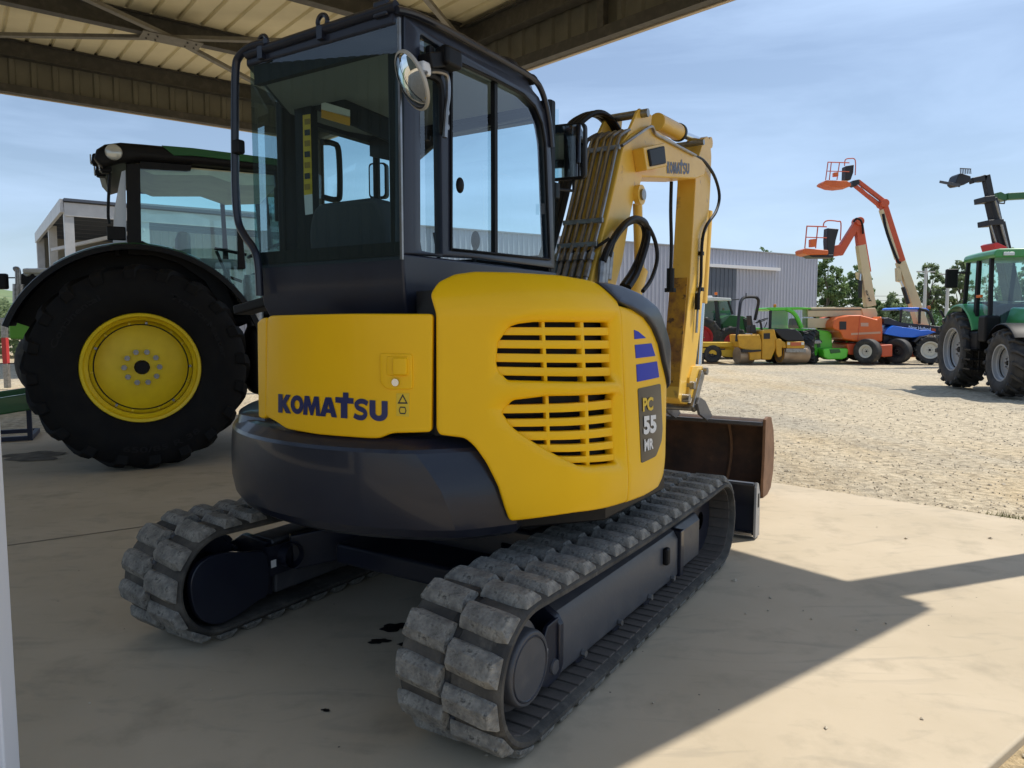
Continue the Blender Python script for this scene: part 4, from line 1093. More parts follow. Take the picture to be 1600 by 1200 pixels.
# stickers inside
def sticker(quad, ax, v, m, name, off=-.0):
    pts = [XF.hit(px, py, ax, v) for px, py in quad]; return pane(pts, name, m, cab)
st = sticker(((473, 180), (485, 178), (488, 303), (475, 305)), 1, -.40, M_label, 'warning_sticker')
for k in range(7):
    y0 = 186 + k * 17
    sticker(((475.5, y0), (484, y0 - 1), (484.6, y0 + 8), (476, y0 + 9)), 1, -.404, M_ink if k % 2 else mat('label_dark_yellow', (.35, .22, .02), .5), 'sticker_print')
sticker(((475, 305), (488, 303), (489, 334), (477, 336)), 1, -.40, M_white, 'warning_sticker')
m_ = MB(); a, b = XF.hit(465, 130, 1, -.38), XF.hit(490, 400, 1, -.38); m_.box(((a.x + b.x) / 2, -.37, 2.05), (b.x - a.x + .03, .04, .85)); m_.build('pillar', M_black, cab)
m_ = MB(); m_.bar(XF.hit(485, 150, 1, -.36), XF.hit(628, 212, 1, -.36), .03, .10); m_.build('cross_bar', M_black, cab, bev=.01)
sticker(((502, 158), (547, 172), (547, 184), (502, 171)), 1, -.39, M_white, 'sticker')
sticker(((502, 171), (547, 182), (547, 197), (502, 184)), 1, -.39, mat('label_orange', (.75, .36, .02), .5), 'sticker')
# ================================================================ boom, arm, bucket
boom = part_empty('boom', EX)
BX1, BX0 = .27, .01
def bp(px, py, x=BX1): return XF.hit(px, py, 0, x)
def V(x, p): return Vector((x, p.y, p.z))
def ZB(pts): return [(870 + .2584 * x, 150 + .2584 * y) for x, y in pts]
body_px = ZB([(405, 290), (450, 235), (560, 178), (700, 265), (840, 362), (880, 385), (905, 420), (895, 480), (845, 500), (520, 490), (500, 560), (465, 640), (440, 760), (400, 1000), (370, 1110), (310, 1320), (150, 1400), (225, 1060), (300, 760)])
bp_pts = [bp(*q) for q in body_px]
m_ = MB(); m_.prism([V(BX1, p) for p in bp_pts], (BX0 - BX1, 0, 0)); bbody = m_.build('boom_body', M_yelb, boom, bev=.012)
# top bracket for the arm cylinder (two plates)
br_px = ZB([(400, 290), (440, 235), (505, 85), (520, 72), (535, 88), (545, 130), (570, 100), (590, 115), (585, 170), (560, 190)])
for x in (BX1 - .035, BX0 + .035):
    m_ = MB(); m_.prism([V(x, bp(*q)) for q in br_px], (.02 if x > .1 else -.02, 0, 0)); m_.build('cylinder_bracket', M_yelb, boom, bev=.005)
ctr = (BX0 + BX1) / 2
def pin(px, py, x0, x1, r, name, m=M_steel):
    p = bp(px, py); k = MB(); k.cyl(V(x0, p), V(x1, p), r, 16); k.build(name, m, boom)
pin(1006, 177, BX0 - .02, BX1 + .03, .026, 'pin')
pin(995, 305, BX0 - .03, BX1 + .05, .035, 'pin')
m_ = MB(); e_ = bp(995, 305); m_.cyl(V(BX1, e_), V(BX1 + .035, e_), .062, 24); m_.build('pin_boss', M_yelb, boom)
pin(1100, 222, BX0 + .04, BX1 + .0, .022, 'pin')
# arm cylinder on top
def at(px, py, x=ctr): return XF.hit(px, py, 0, x)
A_, B_, C_ = at(1026, 190), at(1062, 208), at(1102, 224)
m_ = MB(); m_.cyl(A_, B_, .062, 24); cylb = m_.build('arm_cylinder', M_yelb, boom, bev=.006)
d_ = (B_ - A_).normalized(); m_ = MB(); m_.cyl(B_ - d_ * .05, B_ - d_ * .015, .068, 24); m_.build('cylinder_gland', M_black, cylb)
m_ = MB(); m_.cyl(B_, C_, .028, 16); m_.build('cylinder_rod', M_chrome, cylb)
m_ = MB(); m_.cyl(C_ + Vector((.05, 0, 0)), C_ + Vector((-.05, 0, 0)), .045, 16); m_.build('rod_end', M_yelb, cylb)
# boom cylinder in front, low
m_ = MB(); a, b = at(975, 420), at(996, 318); m_.cyl(a + Vector((0, .06, -.3)), b + Vector((0, .05, -.45)), .06, 20); m_.cyl(b + Vector((0, .05, -.45)), b, .032, 14); m_.build('boom_cylinder', M_yelb, boom)
# work lamp box on the side
lamp_px = ZB([(450, 315), (600, 285), (625, 350), (610, 440), (480, 468), (462, 400)])
m_ = MB(); A = [V(BX1 - .002, bp(*q)) for q in ZB([(455, 325), (590, 295), (605, 435), (478, 462)])]
cen = sum(A, Vector()) / 4
m_.loft([A, [p + Vector((.085, -.02, 0)) for p in A]]); lb_ = m_.build('lamp_guard', M_yelb, boom, bev=.008)
B4 = [p + Vector((.087, -.02, 0)) for p in A]; cb = sum(B4, Vector()) / 4
m_ = MB(); m_.loft([[cb + (p - cb) * .78 + Vector((-.001, 0, 0)) for p in B4], [cb + (p - cb) * .70 + Vector((.012, 0, 0)) for p in B4]]); m_.build('lamp_body', M_black, lb_, bev=.012)
# lettering on the boom
q4 = ZB([(665, 395), (802, 408), (802, 472), (667, 468)])
M_navyf = mat('lettering_faded', (.10, .12, .18), .5)
for ch, u0, u1, v1 in (('K', 0, .13, 1), ('O', .13, .27, 1), ('M', .28, .44, 1), ('A', .44, .59, 1), ('T', .57, .72, 1.28), ('S', .72, .85, 1), ('U', .86, 1, 1)):
    def fn(u, v):
        p = bilerp([Vector((x, y, 0)) for x, y in q4], u0 + (u1 - u0) * u, v * v1); w = bp(p.x, p.y, BX1 + .0025); return w
    print3d(logo_letter(ch), fn, 'letter', M_navyf, boom)
# steel pipes up the back of the lower boom
back_px = ZB([(405, 285), (345, 560), (300, 760), (225, 1060), (185, 1250)])
back = [bp(*q) for q in back_px]
for i, x in enumerate((.245, .20, .155, .11, .065, .03)):
    off = -.035 - .006 * (i % 2)
    pts = [Vector((x, p.y + off, p.z)) for p in back]
    top = pts[0]; pre = [top + Vector((0, .17, .11)), top + Vector((0, .06, .06))]
    m_ = MB(); m_.tube(catmull(pre + pts, 4), .0125, 8); pp_ = m_.build('hydraulic_pipe', M_pipe, boom)
    e_ = pts[-2]; d_ = (pts[-2] - pts[-3]).normalized(); f_ = pts[-2] - d_ * .12
    m_ = MB(); m_.cyl(f_, f_ + d_ * .05, .021, 6); m_.cyl(f_ + d_ * .07, f_ + d_ * .16, .017, 8); m_.build('pipe_fitting', M_steel, pp_)
for t in (.04, .62, .80):
    p = back[0].lerp(back[3], t); m_ = MB(); m_.box((ctr, p.y - .035, p.z), (.26, .022, .03)); m_.build('pipe_clamp', M_steel, boom, bev=.004)
# black hoses beside the pipes, arching over the elbow
for k, dx in enumerate((-.015, -.045, -.075)):
    pts = [Vector((dx, p.y - .05, p.z)) for p in back[::-1]]
    top = pts[-1]
    pts[-1] = top + Vector((0, -.06, -.12))
    pts += [top + Vector((0, -.04, .08 + .01 * k)), top + Vector((.05, .06, .20)), top + Vector((.08, .2, .24)), top + Vector((.1, .34, .20)), top + Vector((.12, .44, .1))]
    m_ = MB(); m_.tube(catmull(pts, 5), .018, 8); m_.build('hydraulic_hose', M_hose, boom)
# hose loops at the boom foot on the right
def hose(pxs, xs, r=.016, name='hydraulic_hose', m=M_hose, par=None):
    n_ = len(pxs); pts = []
    for i, (px, py) in enumerate(pxs):
        x = xs[0] + (xs[1] - xs[0]) * i / (n_ - 1); pts.append(XF.hit(px, py, 0, x))
    k = MB(); k.tube(catmull(pts, 5), r, 8); return k.build(name, m, par or boom)
hose(ZB([(300, 985), (330, 890), (400, 790), (470, 750), (520, 775), (535, 850), (510, 950), (460, 1060), (400, 1150)]), (.30, .36), .022)
hose(ZB([(280, 1000), (320, 900), (410, 775), (480, 742), (535, 770), (550, 850), (520, 970), (480, 1080), (430, 1160)]), (.32, .39), .020)
hose(ZB([(320, 970), (350, 870), (430, 760), (500, 745), (560, 800), (600, 900), (605, 1000), (570, 1110), (520, 1180)]), (.33, .42), .013)
hose(ZB([(100, 960), (180, 950), (270, 890), (360, 830), (440, 760)]), (.1, .33), .009)
hose(ZB([(70, 880), (120, 960), (210, 930), (320, 860)]), (.05, .33), .009)
for q in ((300, 985), (280, 1005), (322, 965)):
    p = XF.hit(*ZB([q])[0], 0, .31); m_ = MB(); m_.cyl(p + Vector((0, 0, .02)), p + Vector((0, -.03, -.14)), .024, 8); m_.build('hose_fitting', M_steel, boom)
# pipe along the upper boom edge
pt = [bp(*q, BX1 + .012) for q in ZB([(395, 300), (480, 240), (570, 185), (600, 230), (680, 275), (840, 360)])]
m_ = MB(); m_.tube(catmull(pt, 4), .010, 8); m_.build('hydraulic_pipe', M_pipe, boom)
# ---- arm
arm = part_empty('arm', EX)
AX1, AX0 = .215, .065
arm_px = [(1087, 283), (1086, 262), (1092, 244), (1101, 216), (1106, 213), (1110, 218), (1112, 245), (1110, 300), (1105, 380), (1100, 450), (1094, 515), (1086, 580), (1082, 622), (1074, 632), (1064, 630), (1060, 622), (1077, 460)]
ap = [bp(*q, AX1) for q in arm_px]
m_ = MB(); m_.prism([V(AX1, p) for p in ap], (AX0 - AX1, 0, 0)); m_.build('arm_body', M_yelb, arm, bev=.008)
rear_a, rear_b = bp(1086.5, 300, AX1), bp(1061, 622, AX1)
for t0, t1, mm_, nm in ((.42, .995, M_rusty, 'worn_rear_plate'),):
    a, b = rear_a.lerp(rear_b, t0), rear_a.lerp(rear_b, t1)
    m_ = MB(); m_.bar(V((AX0 + AX1) / 2, a) + Vector((0, -.004, 0)), V((AX0 + AX1) / 2, b) + Vector((0, -.004, 0)), AX1 - AX0 - .012, .008, Vector((0, 1, 0))); m_.build(nm, mm_, arm)
# tip plates round the boom end
tip = [bp(*q, AX1 + .055) for q in ((1082, 262), (1090, 248), (1100, 256), (1108, 262), (1106, 280), (1092, 284))]
hose([(1049, 284), (1048, 330), (1049, 380), (1048, 420)], (.12, .12), .014, 'arm_hose', par=arm)
p = XF.hit(1047.5, 440, 0, .12); m_ = MB(); m_.cyl(p + Vector((0, 0, .1)), p + Vector((0, 0, -.05)), .03, 10); m_.cyl(p + Vector((0, 0, -.05)), p + Vector((0, 0, -.08)), .045, 10); m_.build('hose_coupling', M_black, arm)
hose([(1086, 244), (1100, 252), (1116, 275), (1124, 305), (1119, 330), (1104, 352), (1098, 372), (1096, 400), (1095, 440), (1091, 462)], (.25, .24), .013, 'arm_hose', M_hose, arm)
p = XF.hit(1090, 458, 0, .245); m_ = MB(); m_.cyl(p, p + Vector((0, 0, -.13)), .022, 10); m_.build('hose_coupling', M_black, arm)
hose([(1097, 372), (1095, 440), (1091, 470), (1088, 520)], (.235, .235), .010, 'arm_pipe', M_pipe, arm)
for py in (396, 452): 
    p = XF.hit(1094, py, 0, .225); m_ = MB(); m_.box(p, (.05, .05, .03)); m_.build('pipe_clamp', M_black, arm)
# bucket cylinder in front of the arm and the linkage
c0, c1_ = bp(1104, 330, .12), bp(1088, 570, .12)
m_ = MB(); m_.cyl(c0 + Vector((0, .02, 0)), c0.lerp(c1_, .6) + Vector((0, .04, 0)), .045, 18); m_.build('bucket_cylinder', M_yelb, arm)
m_ = MB(); m_.cyl(c0.lerp(c1_, .6) + Vector((0, .04, 0)), c1_ + Vector((0, .06, 0)), .026, 14); m_.build('cylinder_rod', M_chrome, arm)
m_ = MB(); m_.prism([bp(*q, .235) for q in ((1078, 590), (1084, 572), (1098, 572), (1101, 583), (1088, 592), (1086, 622), (1076, 622))], (-.19, 0, 0)); m_.build('link_bracket', M_yelb, arm, bev=.006)
m_ = MB(); p = bp(1099, 580, .24); m_.cyl(p, p + Vector((.035, 0, 0)), .03, 14); m_.build('pin', M_steel, arm)
for x in (.25, .02):
    m_ = MB(); a, b = bp(1097, 582, x), bp(1082, 640, x); m_.bar(a, b, .03, .08, Vector((0, 1, 0))); m_.build('link', M_steel, arm, bev=.008)
for q in ((1080, 602), (1072, 622), (1082, 636)):
    m_ = MB(); p = bp(*q, .24); m_.cyl(p + Vector((-.22, 0, 0)), p + Vector((.03, 0, 0)), .032, 14); m_.build('pin', M_steel, arm)
# ---- bucket
bucket = part_empty('bucket', EX)
bx0, bx1 = -.46, .725
bq = lambda L_: [(2.95 + (a - 2.95) * .55, b) for a, b in L_]
sec_o = [(2.97, .585), (3.10, .615), (3.28, .60), (3.44, .50), (3.53, .34), (3.50, .17), (3.38, .05), (3.20, .005), (2.96, .004)]
sec_i = [(2.96, .024), (3.20, .026), (3.36, .07), (3.47, .18), (3.50, .33), (3.42, .48), (3.27, .577), (3.10, .592), (2.97, .563)]
so = catmull([(a, b, 0) for a, b in bq(sec_o)], 3); si = catmull([(a, b, 0) for a, b in bq(sec_i)], 3)
m_ = MB(); m_.loft([[Vector((x, p.x, p.y)) for p in so + si] for x in (bx0, bx1)]); m_.build('bucket_shell', M_bucket, bucket, ang=40)
sidep = [(2.95, .62), (3.10, .635), (3.30, .62), (3.46, .51), (3.55, .34), (3.52, .16), (3.39, .03), (3.2, -.005), (2.93, -.005), (2.90, .1), (2.95, .3)]
for x, d in ((bx1, .022), (bx0, -.022)):
    m_ = MB(); m_.prism([Vector((x, a, b + .006)) for a, b in bq(sidep)], (d, 0, 0)); m_.build('side_plate', M_cutting if d > 0 else M_bucket, bucket, bev=.004)
m_ = MB(); m_.bar((bx0, 2.955, .588), (bx1, 2.955, .588), .03, .03); m_.build('top_lip', M_frame, bucket, bev=.008)
m_ = MB(); m_.bar((bx0, 2.92, .014), (bx1, 2.92, .014), .13, .02); m_.build('cutting_edge', M_cutting, bucket)
for x in (.27, .0):
    m_ = MB(); m_.prism([Vector((x, a, b)) for a, b in ((2.98, .57), (2.72, .66), (2.66, .75), (2.72, .80), (2.86, .76), (3.08, .60))], (.022, 0, 0)); m_.build('bucket_ear', M_frame, bucket, bev=.006)
m_ = MB(); m_.tube(catmull([Vector((.40, 3.0, .57)), Vector((.41, 3.11, .56)), Vector((.41, 3.225, .33)), Vector((.40, 3.16, .09)), Vector((.39, 3.05, .035))], 5), .012, 6); m_.build('weld_strip', M_cutting, bucket)
# ================================================================ wheels
def tyre_profile(Rt, rim, w):
    h = w / 2
    return [(rim, -h * .78), (rim + .04, -h * .92), (rim + (Rt - rim) * .45, -h * 1.0), (Rt * .90, -h * .97), (Rt * .955, -h * .86), (Rt * .965, -h * .4), (Rt * .968, 0), (Rt * .965, h * .4), (Rt * .955, h * .86), (Rt * .90, h * .97), (rim + (Rt - rim) * .45, h * 1.0), (rim + .04, h * .92), (rim, h * .78)]
def make_wheel(parent, c, axis, Rt, rim, w, m_tyre, m_rim, nl=20, lug_h=.05, dish=.06, bolts=8, seg=56, nm=''):
    """c: wheel centre, axis: pointing outwards"""
    c, ax = Vector(c), Vector(axis).normalized()
    base = Rt - lug_h * .3
    k = MB(); k.lathe(tyre_profile(base, rim, w), c, ax, seg); ty = k.build('tyre', m_tyre, parent, ang=50)
    x, y = frame_of(ax)
    if nl:
        for sd in (-1, 1):
            lg = None
            for i in range(nl):
                a = 2 * PI * (i + (.5 if sd > 0 else 0)) / nl
                rot = basis(x * math.cos(a) + y * math.sin(a), ax.cross(x * math.cos(a) + y * math.sin(a)), ax, c)
                if lg is None:
                    q = MB(); Rb = base * .955; wl_ = .040 * Rt / .95; rings = []
                    # bar tread: from the middle, sweeping back to the shoulder and down the sidewall
                    for t, rr, zz, ww in ((0, Rb, -.03 * w, 1.0), (.35, Rb, .18 * w, 1.05), (.7, Rb, .36 * w, 1.2), (.93, Rb - .012, .455 * w, 1.45), (1.0, Rb - .035 * Rt, .490 * w, 1.5), (1.02, Rb - .10 * Rt, .498 * w, 1.3)):
                        an = .24 * t * sd; hh = lug_h * (1.0 if t < .9 else (.72 if t < 1.01 else .16))
                        u, v = Vector((math.cos(an), math.sin(an), 0)), Vector((-math.sin(an), math.cos(an), 0))
                        bs = Vector((0, 0, zz * sd)); o_ = u * rr + bs
                        outw = u if t < .95 else (u * .55 + Vector((0, 0, sd * .84)))
                        rings.append([o_ - v * wl_ * ww, o_ + v * wl_ * ww, o_ + outw * hh + v * wl_ * ww * .72, o_ + outw * hh - v * wl_ * ww * .72])
                    q.loft(rings); lg = q.build('lug', m_tyre, ty, bev=.008 if Rt > .9 else 0, ang=30); lg.matrix_local = rot
                else: copy_obj(lg, ty, rot)
    h = w / 2
    k = MB(); k.lathe([(rim + .015, h * .80), (rim + .005, h * .86), (rim - .02, h * .84), (rim - .03, h * .60), (rim - .055, h * .52), (rim - .06, h * .30), (rim * .82, h * .22 + .0), (rim * .80, h * .20 + dish * .2), (rim * .5, h * .2 + dish), (rim * .36, h * .2 + dish * 1.15), (rim * .28, h * .2 + dish * 1.2), (.0, h * .2 + dish * 1.2)], c, ax, seg)
    k.lathe([(rim + .015, -h * .80), (rim - .03, -h * .6), (rim - .06, h * .30)], c, ax, seg)
    rm = k.build('rim', m_rim, parent, ang=28)
    zf = h * .2 + dish * 1.2
    if bolts:
        b0 = None
        for i in range(bolts):
            a = 2 * PI * i / bolts; u = x * math.cos(a) + y * math.sin(a); p = c + u * rim * .30 + ax * (zf - .005)
            if b0 is None: q = MB(); q.cyl((0, 0, -.005), (0, 0, .030), .052 * rim, 6); b0 = q.build('wheel_nut', M_steel, rm); o = b0
            else: o = copy_obj(b0, rm)
            o.matrix_local = basis(x, y, ax, p)
        q = MB(); q.lathe([(.0, .035), (rim * .11, .035), (rim * .13, .02), (rim * .14, -.01)], c + ax * zf, ax, 24); q.build('hub_cap', M_black, rm)
    return ty, rm
# ================================================================ big green tractor on the left
_wc = ground(222, 577, .955)
T_rz = R(-63.2)
_xd = Vector((math.cos(T_rz), math.sin(T_rz), 0)); _yd = Vector((-math.sin(T_rz), math.cos(T_rz), 0))
_o = Vector((_wc.x, _wc.y, 0)) - _xd * 1.22
TF = Frame((_o.x, _o.y), T_rz)
TRC = thing('farm_tractor', 'big dark green farm tractor with yellow rims parked left of the excavator', 'tractor', (_o.x, _o.y, 0), T_rz)
WZ = .965
M_jdt = M_tyre
for sx in (1, -1):
    ty, rm = make_wheel(TRC, (sx * .92, 0, WZ), (sx, 0, 0), .985, .505, .64, M_jdt, M_jdy, 20, .042, .05, 10, 72)
    if sx == 1:
        for i in range(10):
            a = 2 * PI * i / 10 + .3; p = Vector((.92 + .064 + .063, .06 * math.cos(a) * 1.0, WZ + .06 * math.sin(a)))
            k = MB(); k.cyl(p, p + Vector((.016, 0, 0)), .009, 6); k.build('hub_bolt', M_steel, rm)
        for i in range(14):
            a = 2 * PI * i / 14 + (.1 if i % 2 else 0); rr = .425; p = Vector((.92 + .072, rr * math.cos(a), WZ + rr * math.sin(a)))
            k = MB(); k.cyl(p, p + Vector((.018, 0, 0)), .013, 8); k.build('rim_bolt', M_jdy if i % 3 else M_steel, rm)
        k = MB(); k.lathe([(.400, .0), (.405, .004), (.411, .004), (.414, 0)], Vector((.92 + .0725, 0, WZ)), (1, 0, 0), 64); k.build('rim_joint', M_black, rm)
        # raised sidewall lettering
        M_emb = mat('tyre_lettering', (.009, .009, .010), .6, spec=.25)
        def ring_text(txt, a_mid, span, rr, hgt, flip=False):
            bm = text2d(txt, .02)
            cut_grid(bm, .04, (0,))
            for v in bm.verts:
                u, w_ = v.co.x, v.co.y
                if flip: a = a_mid - span / 2 + span * u; r_ = rr - hgt * w_ + hgt
                else: a = a_mid + span / 2 - span * u; r_ = rr + hgt * w_
                v.co = Vector((.92 + .332 - (.02 if r_ > .83 else 0), r_ * math.cos(a), WZ + r_ * math.sin(a)))
            bmesh.ops.recalc_face_normals(bm, faces=bm.faces); link_bm(bm, 'sidewall_lettering', M_emb, ty, smooth=False)
        ring_text('TractorMaster', R(38), R(62), .70, .055)
        ring_text('650/85 R 38', R(-78), R(52), .74, .055, True)
        ring_text('Continental', R(140), R(48), .70, .055)
for sx in (1, -1):
    make_wheel(TRC, (sx * .90, 2.95, .70), (sx, 0, 0), .72, .36, .52, M_jdt, M_jdy, 18, .05, .04, 8, 40)
def tp(px, py, x=.78): return TF.hit(px, py, 0, x)
# fender: a curved sheet over the wheel
def arc_sheet(a0, a1, r0, x0, x1, lip, name, m, n_=30, cy=0., cz=WZ, parent=None):
    k = MB(); rings = []
    for i in range(n_ + 1):
        a = R(a0 + (a1 - a0) * i / n_); u = Vector((0, math.cos(a), math.sin(a)))
        cc = Vector((0, cy, cz))
        rings.append([cc + u * r + Vector((x, 0, 0)) for x, r in ((x0, r0), (x1 - .05, r0), (x1, r0 - .012), (x1 + .01, r0 - lip), (x1 - .006, r0 - lip), (x1 - .02, r0 - .03), (x0, r0 - .02))])
    k.loft(rings); return k.build(name, m, parent or TRC, ang=35)
arc_sheet(160, 18, 1.175, .30, 1.06, .06, 'fender', M_black)
k = MB(); rings = []
for i in range(29):
    a = R(158 - 136 * i / 28); u = Vector((0, math.cos(a), math.sin(a))); rings.append([Vector((.50, 0, WZ)) + u * r for r in (.45, 1.165)])
k.loft(rings, caps=False, closed=False); k.build('fender_side', M_black, TRC)
arc_sheet(126, 62, 1.215, .42, .78, .03, 'fender_top', M_jdg)
# body
k = MB(); k.box((0, .9, .95), (.55, 3.6, .6)); k.build('transmission', M_black, TRC, bev=.05)
k = MB(); k.box((0, 0, WZ), (1.3, .32, .34)); k.build('rear_axle', M_black, TRC, bev=.04)
k = MB(); k.box((0, 2.95, .7), (1.3, .2, .2)); k.build('front_axle', M_black, TRC, bev=.03)
k = MB(); k.loft([[Vector((x * w_, y, z)) for x, z in ((-.42, 1.15), (.42, 1.15), (.46, 1.6), (.36, zt), (-.36, zt), (-.46, 1.6))] for y, w_, zt in ((1.7, 1, 2.0), (3.0, .95, 1.92), (3.9, .85, 1.75), (4.1, .7, 1.6))]); k.build('bonnet', M_jdg, TRC, bev=.04)
# cab: pillars on the right side plane, copied to the left side
rear = [tp(*q) for q in ((197, 258), (219, 258), (221, 384), (199, 388))]
for x in (.78, -.78):
    for pts, nm in (([(197, 255), (219, 255), (221, 386), (199, 390)], 'rear_pillar'), ([(366, 282), (374, 283), (378, 345), (384, 420), (372, 420), (370, 345)], 'door_pillar'), ([(428, 262), (452, 262), (462, 390), (440, 392), (434, 330)], 'front_pillar')):
        k = MB(); k.prism([Vector((x, tp(*q).y, tp(*q).z)) for q in pts], (-.06 if x > 0 else .06, 0, 0)); k.build(nm, M_black, TRC, bev=.01)
    k = MB(); k.prism([Vector((x, tp(*q).y, tp(*q).z)) for q in ((219, 252), (300, 258), (298, 266), (292, 267), (219, 263))], (-.05 if x > 0 else .05, 0, 0)); k.build('window_header', M_black, TRC)
    sill = [(199, 384), (222, 376), (240, 385), (262, 386), (300, 400), (330, 420), (356, 452), (372, 490), (350, 490), (320, 440), (280, 412), (240, 400), (199, 398)]
    k = MB(); k.prism([Vector((x, tp(*q).y, tp(*q).z)) for q in sill], (-.05 if x > 0 else .05, 0, 0)); k.build('cab_sill', M_black, TRC, bev=.008)
    gl = [Vector((x * .985, tp(*q).y, tp(*q).z)) for q in ((219, 258), (440, 275), (455, 470), (372, 490), (330, 420), (262, 388), (221, 380))]
    k = MB(); k.face(gl); k.build('side_window', M_gteal, TRC, smooth=False)
y0_, y1_ = tp(197, 300).y, tp(452, 300).y
k = MB(); k.face([Vector((-.74, y0_ - .02, 2.15)), Vector((.74, y0_ - .02, 2.15)), Vector((.74, y0_ - .10, 3.0)), Vector((-.74, y0_ - .10, 3.0))]); k.build('rear_window', M_gclear, TRC, smooth=False)
k = MB(); k.face([Vector((-.74, y1_, 1.8)), Vector((.74, y1_, 1.8)), Vector((.74, y1_ - .05, 2.9)), Vector((-.74, y1_ - .05, 2.9))]); k.build('windscreen', M_gteal, TRC, smooth=False)
# roof
rp_ = [tp(*q, .85) for q in ((146, 246), (150, 232), (163, 224), (188, 221), (225, 224), (300, 231), (380, 241), (470, 253), (486, 262), (484, 272), (400, 265), (300, 255), (220, 249), (190, 254), (160, 262))]
bm = fill2d([[(p.y, p.z) for p in rp_]], .80, .05, 3)
for v in bm.verts: v.co = Vector((v.co.z, v.co.x, v.co.y))
bmesh.ops.recalc_face_normals(bm, faces=bm.faces); rfo = link_bm(bm, 'roof', M_black, TRC)
gs = [tp(*q, .862) for q in ((252, 227), (300, 231), (380, 241), (470, 253), (484, 264), (470, 263), (380, 252), (300, 243), (272, 243))]
k = MB(); k.prism([Vector((.853, p.y, p.z)) for p in gs], (.012, 0, 0)); k.build('roof_stripe', M_jdg, rfo, bev=.004)
hl = [tp(*q, .0) for q in ((222, 262), (300, 264), (440, 270))]
zz = tp(300, 262, .7).z
k = MB(); k.loft([[Vector((x, y0_ + .08, zz - .04)), Vector((x, y0_ + .25, zz - .10)), Vector((x, (y0_ + y1_) / 2, zz - .06)), Vector((x, y1_ - .5, zz - .14)), Vector((x, y1_ - .1, zz - .10)), Vector((x, y1_ - .1, zz)), Vector((x, y0_ + .08, zz))] for x in (-.70, .70)]); k.build('headliner', M_cream, rfo, ang=50)
p = tp(177, 237, .905); k = MB(); k.lathe([(0, .012), (.055, .010), (.07, 0), (.075, -.02)], p, (1, -.1, 0), 28); lo = k.build('work_lamp', M_lens, rfo); lo.scale = (1, 1, 1)
for i, (px, py, x) in enumerate(((152, 250, .60), (158, 268, .45), (166, 262, .70))):
    p = tp(px, py, x); k = MB(); k.box(p, (.14, .10, .11), taper=(.8, .8)); lo = k.build('rear_lamp', M_black, rfo, bev=.02)
    k = MB(); k.box(p + Vector((0, -.055, 0)), (.11, .012, .08)); k.build('lamp_lens', M_lens, lo, bev=.004)
k = MB(); k.tube(catmull([tp(172, 270, .7), tp(170, 300, .7), tp(169, 335, .7), tp(171, 350, .7)], 4), .014, 8); k.build('rear_wiper', M_black, TRC)
p = tp(182, 365, .72); k = MB(); k.box(p, (.08, .16, .13)); k.bar(p + Vector((0, 0, -.1)), p + Vector((0, 0, -.22)), .05, .05, Vector((0, 1, 0))); k.build('fender_lamp', M_black, TRC, bev=.01)
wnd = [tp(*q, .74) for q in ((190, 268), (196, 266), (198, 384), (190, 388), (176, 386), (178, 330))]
k = MB(); k.face(wnd); k.build('open_rear_window', mat('rear_glass_painted_sky', (.6, .66, .74), .12, coat=.6), TRC, smooth=False)  # opaque pane: the bright sky in the glass is put into its colour
k = MB(); p = tp(447, 232, .70); k.tube([p + Vector((0, 0, -.35)), p], .014, 8); bq = k.build('beacon_stalk', M_black, rfo)
k = MB(); k.lathe([(0, .085), (.03, .08), (.048, .05), (.05, .0), (0, 0)], p, (0, 0, 1), 20); k.build('beacon', M_amber, rfo)
# inside the cab
st_c = Vector((.05, (y0_ * .62 + y1_ * .38), 0))
k = MB(); k.box((.05, y0_ + .52, 2.05), (.5, .14, .62)); k.build('seat_back', mat('tractor_seat', (.30, .33, .36), .8), TRC, bev=.05)
k = MB(); k.box((.05, y0_ + .78, 1.76), (.5, .5, .14)); k.build('seat_cushion', mat('tractor_seat', (.30, .33, .36), .8), TRC, bev=.05)
k = MB(); k.box((.40, y0_ + .85, 2.02), (.16, .55, .10)); k.build('armrest', mat('tractor_seat', (.30, .33, .36), .8), TRC, bev=.03)
sc = Vector((.05, y0_ + 1.38, 2.22)); k = MB(); n_ = 28; ux, uy = Vector((1, 0, 0)), Vector((0, .85, .4)).normalized()
k.tube([sc + ux * .2 * math.cos(2 * PI * i / n_) + uy * .2 * math.sin(2 * PI * i / n_) for i in range(n_ + 1)], .018, 8, False); k.build('steering_wheel', M_black, TRC)
k = MB(); k.bar(sc, sc + Vector((0, .22, -.5)), .12, .14); k.build('steering_column', mat('console_grey', (.34, .35, .34), .6), TRC, bev=.02)
k = MB(); k.box((0, y1_ - .2, 1.7), (.9, .3, .5)); k.build('dashboard', M_black, TRC, bev=.05)
k = MB(); k.box((0, (y0_ + y1_) / 2, 1.42), (1.3, 1.6, .06)); k.build('cab_floor', M_black, TRC)
for a, b in (((338, 392), (372, 470)), ((335, 388), (385, 398)), ((350, 430), (378, 440))):
    k = MB(); k.tube([tp(*a, .70), tp(*b, .70)], .016, 8); k.build('door_bar', M_black, TRC)
k = MB(); k.tube(catmull([tp(*q, .86) for q in ((452, 335), (458, 345), (466, 395), (470, 440))], 4), .014, 8); k.build('hand_rail', M_black, TRC)
k = MB(); p = tp(440, 320, .98); k.box(p, (.05, .14, .34)); k.tube([p + Vector((0, 0, .17)), tp(452, 280, .8)], .014, 8); k.build('mirror', M_black, TRC, bev=.02)
k = MB(); k.tube([tp(395, 430, .6), tp(400, 520, .6)], .09, 16); k.build('exhaust_filter', M_steel, TRC)
k = MB(); k.box((.62, 1.35, 1.0), (.5, .7, .75)); k.build('fuel_tank', M_black, TRC, bev=.1)
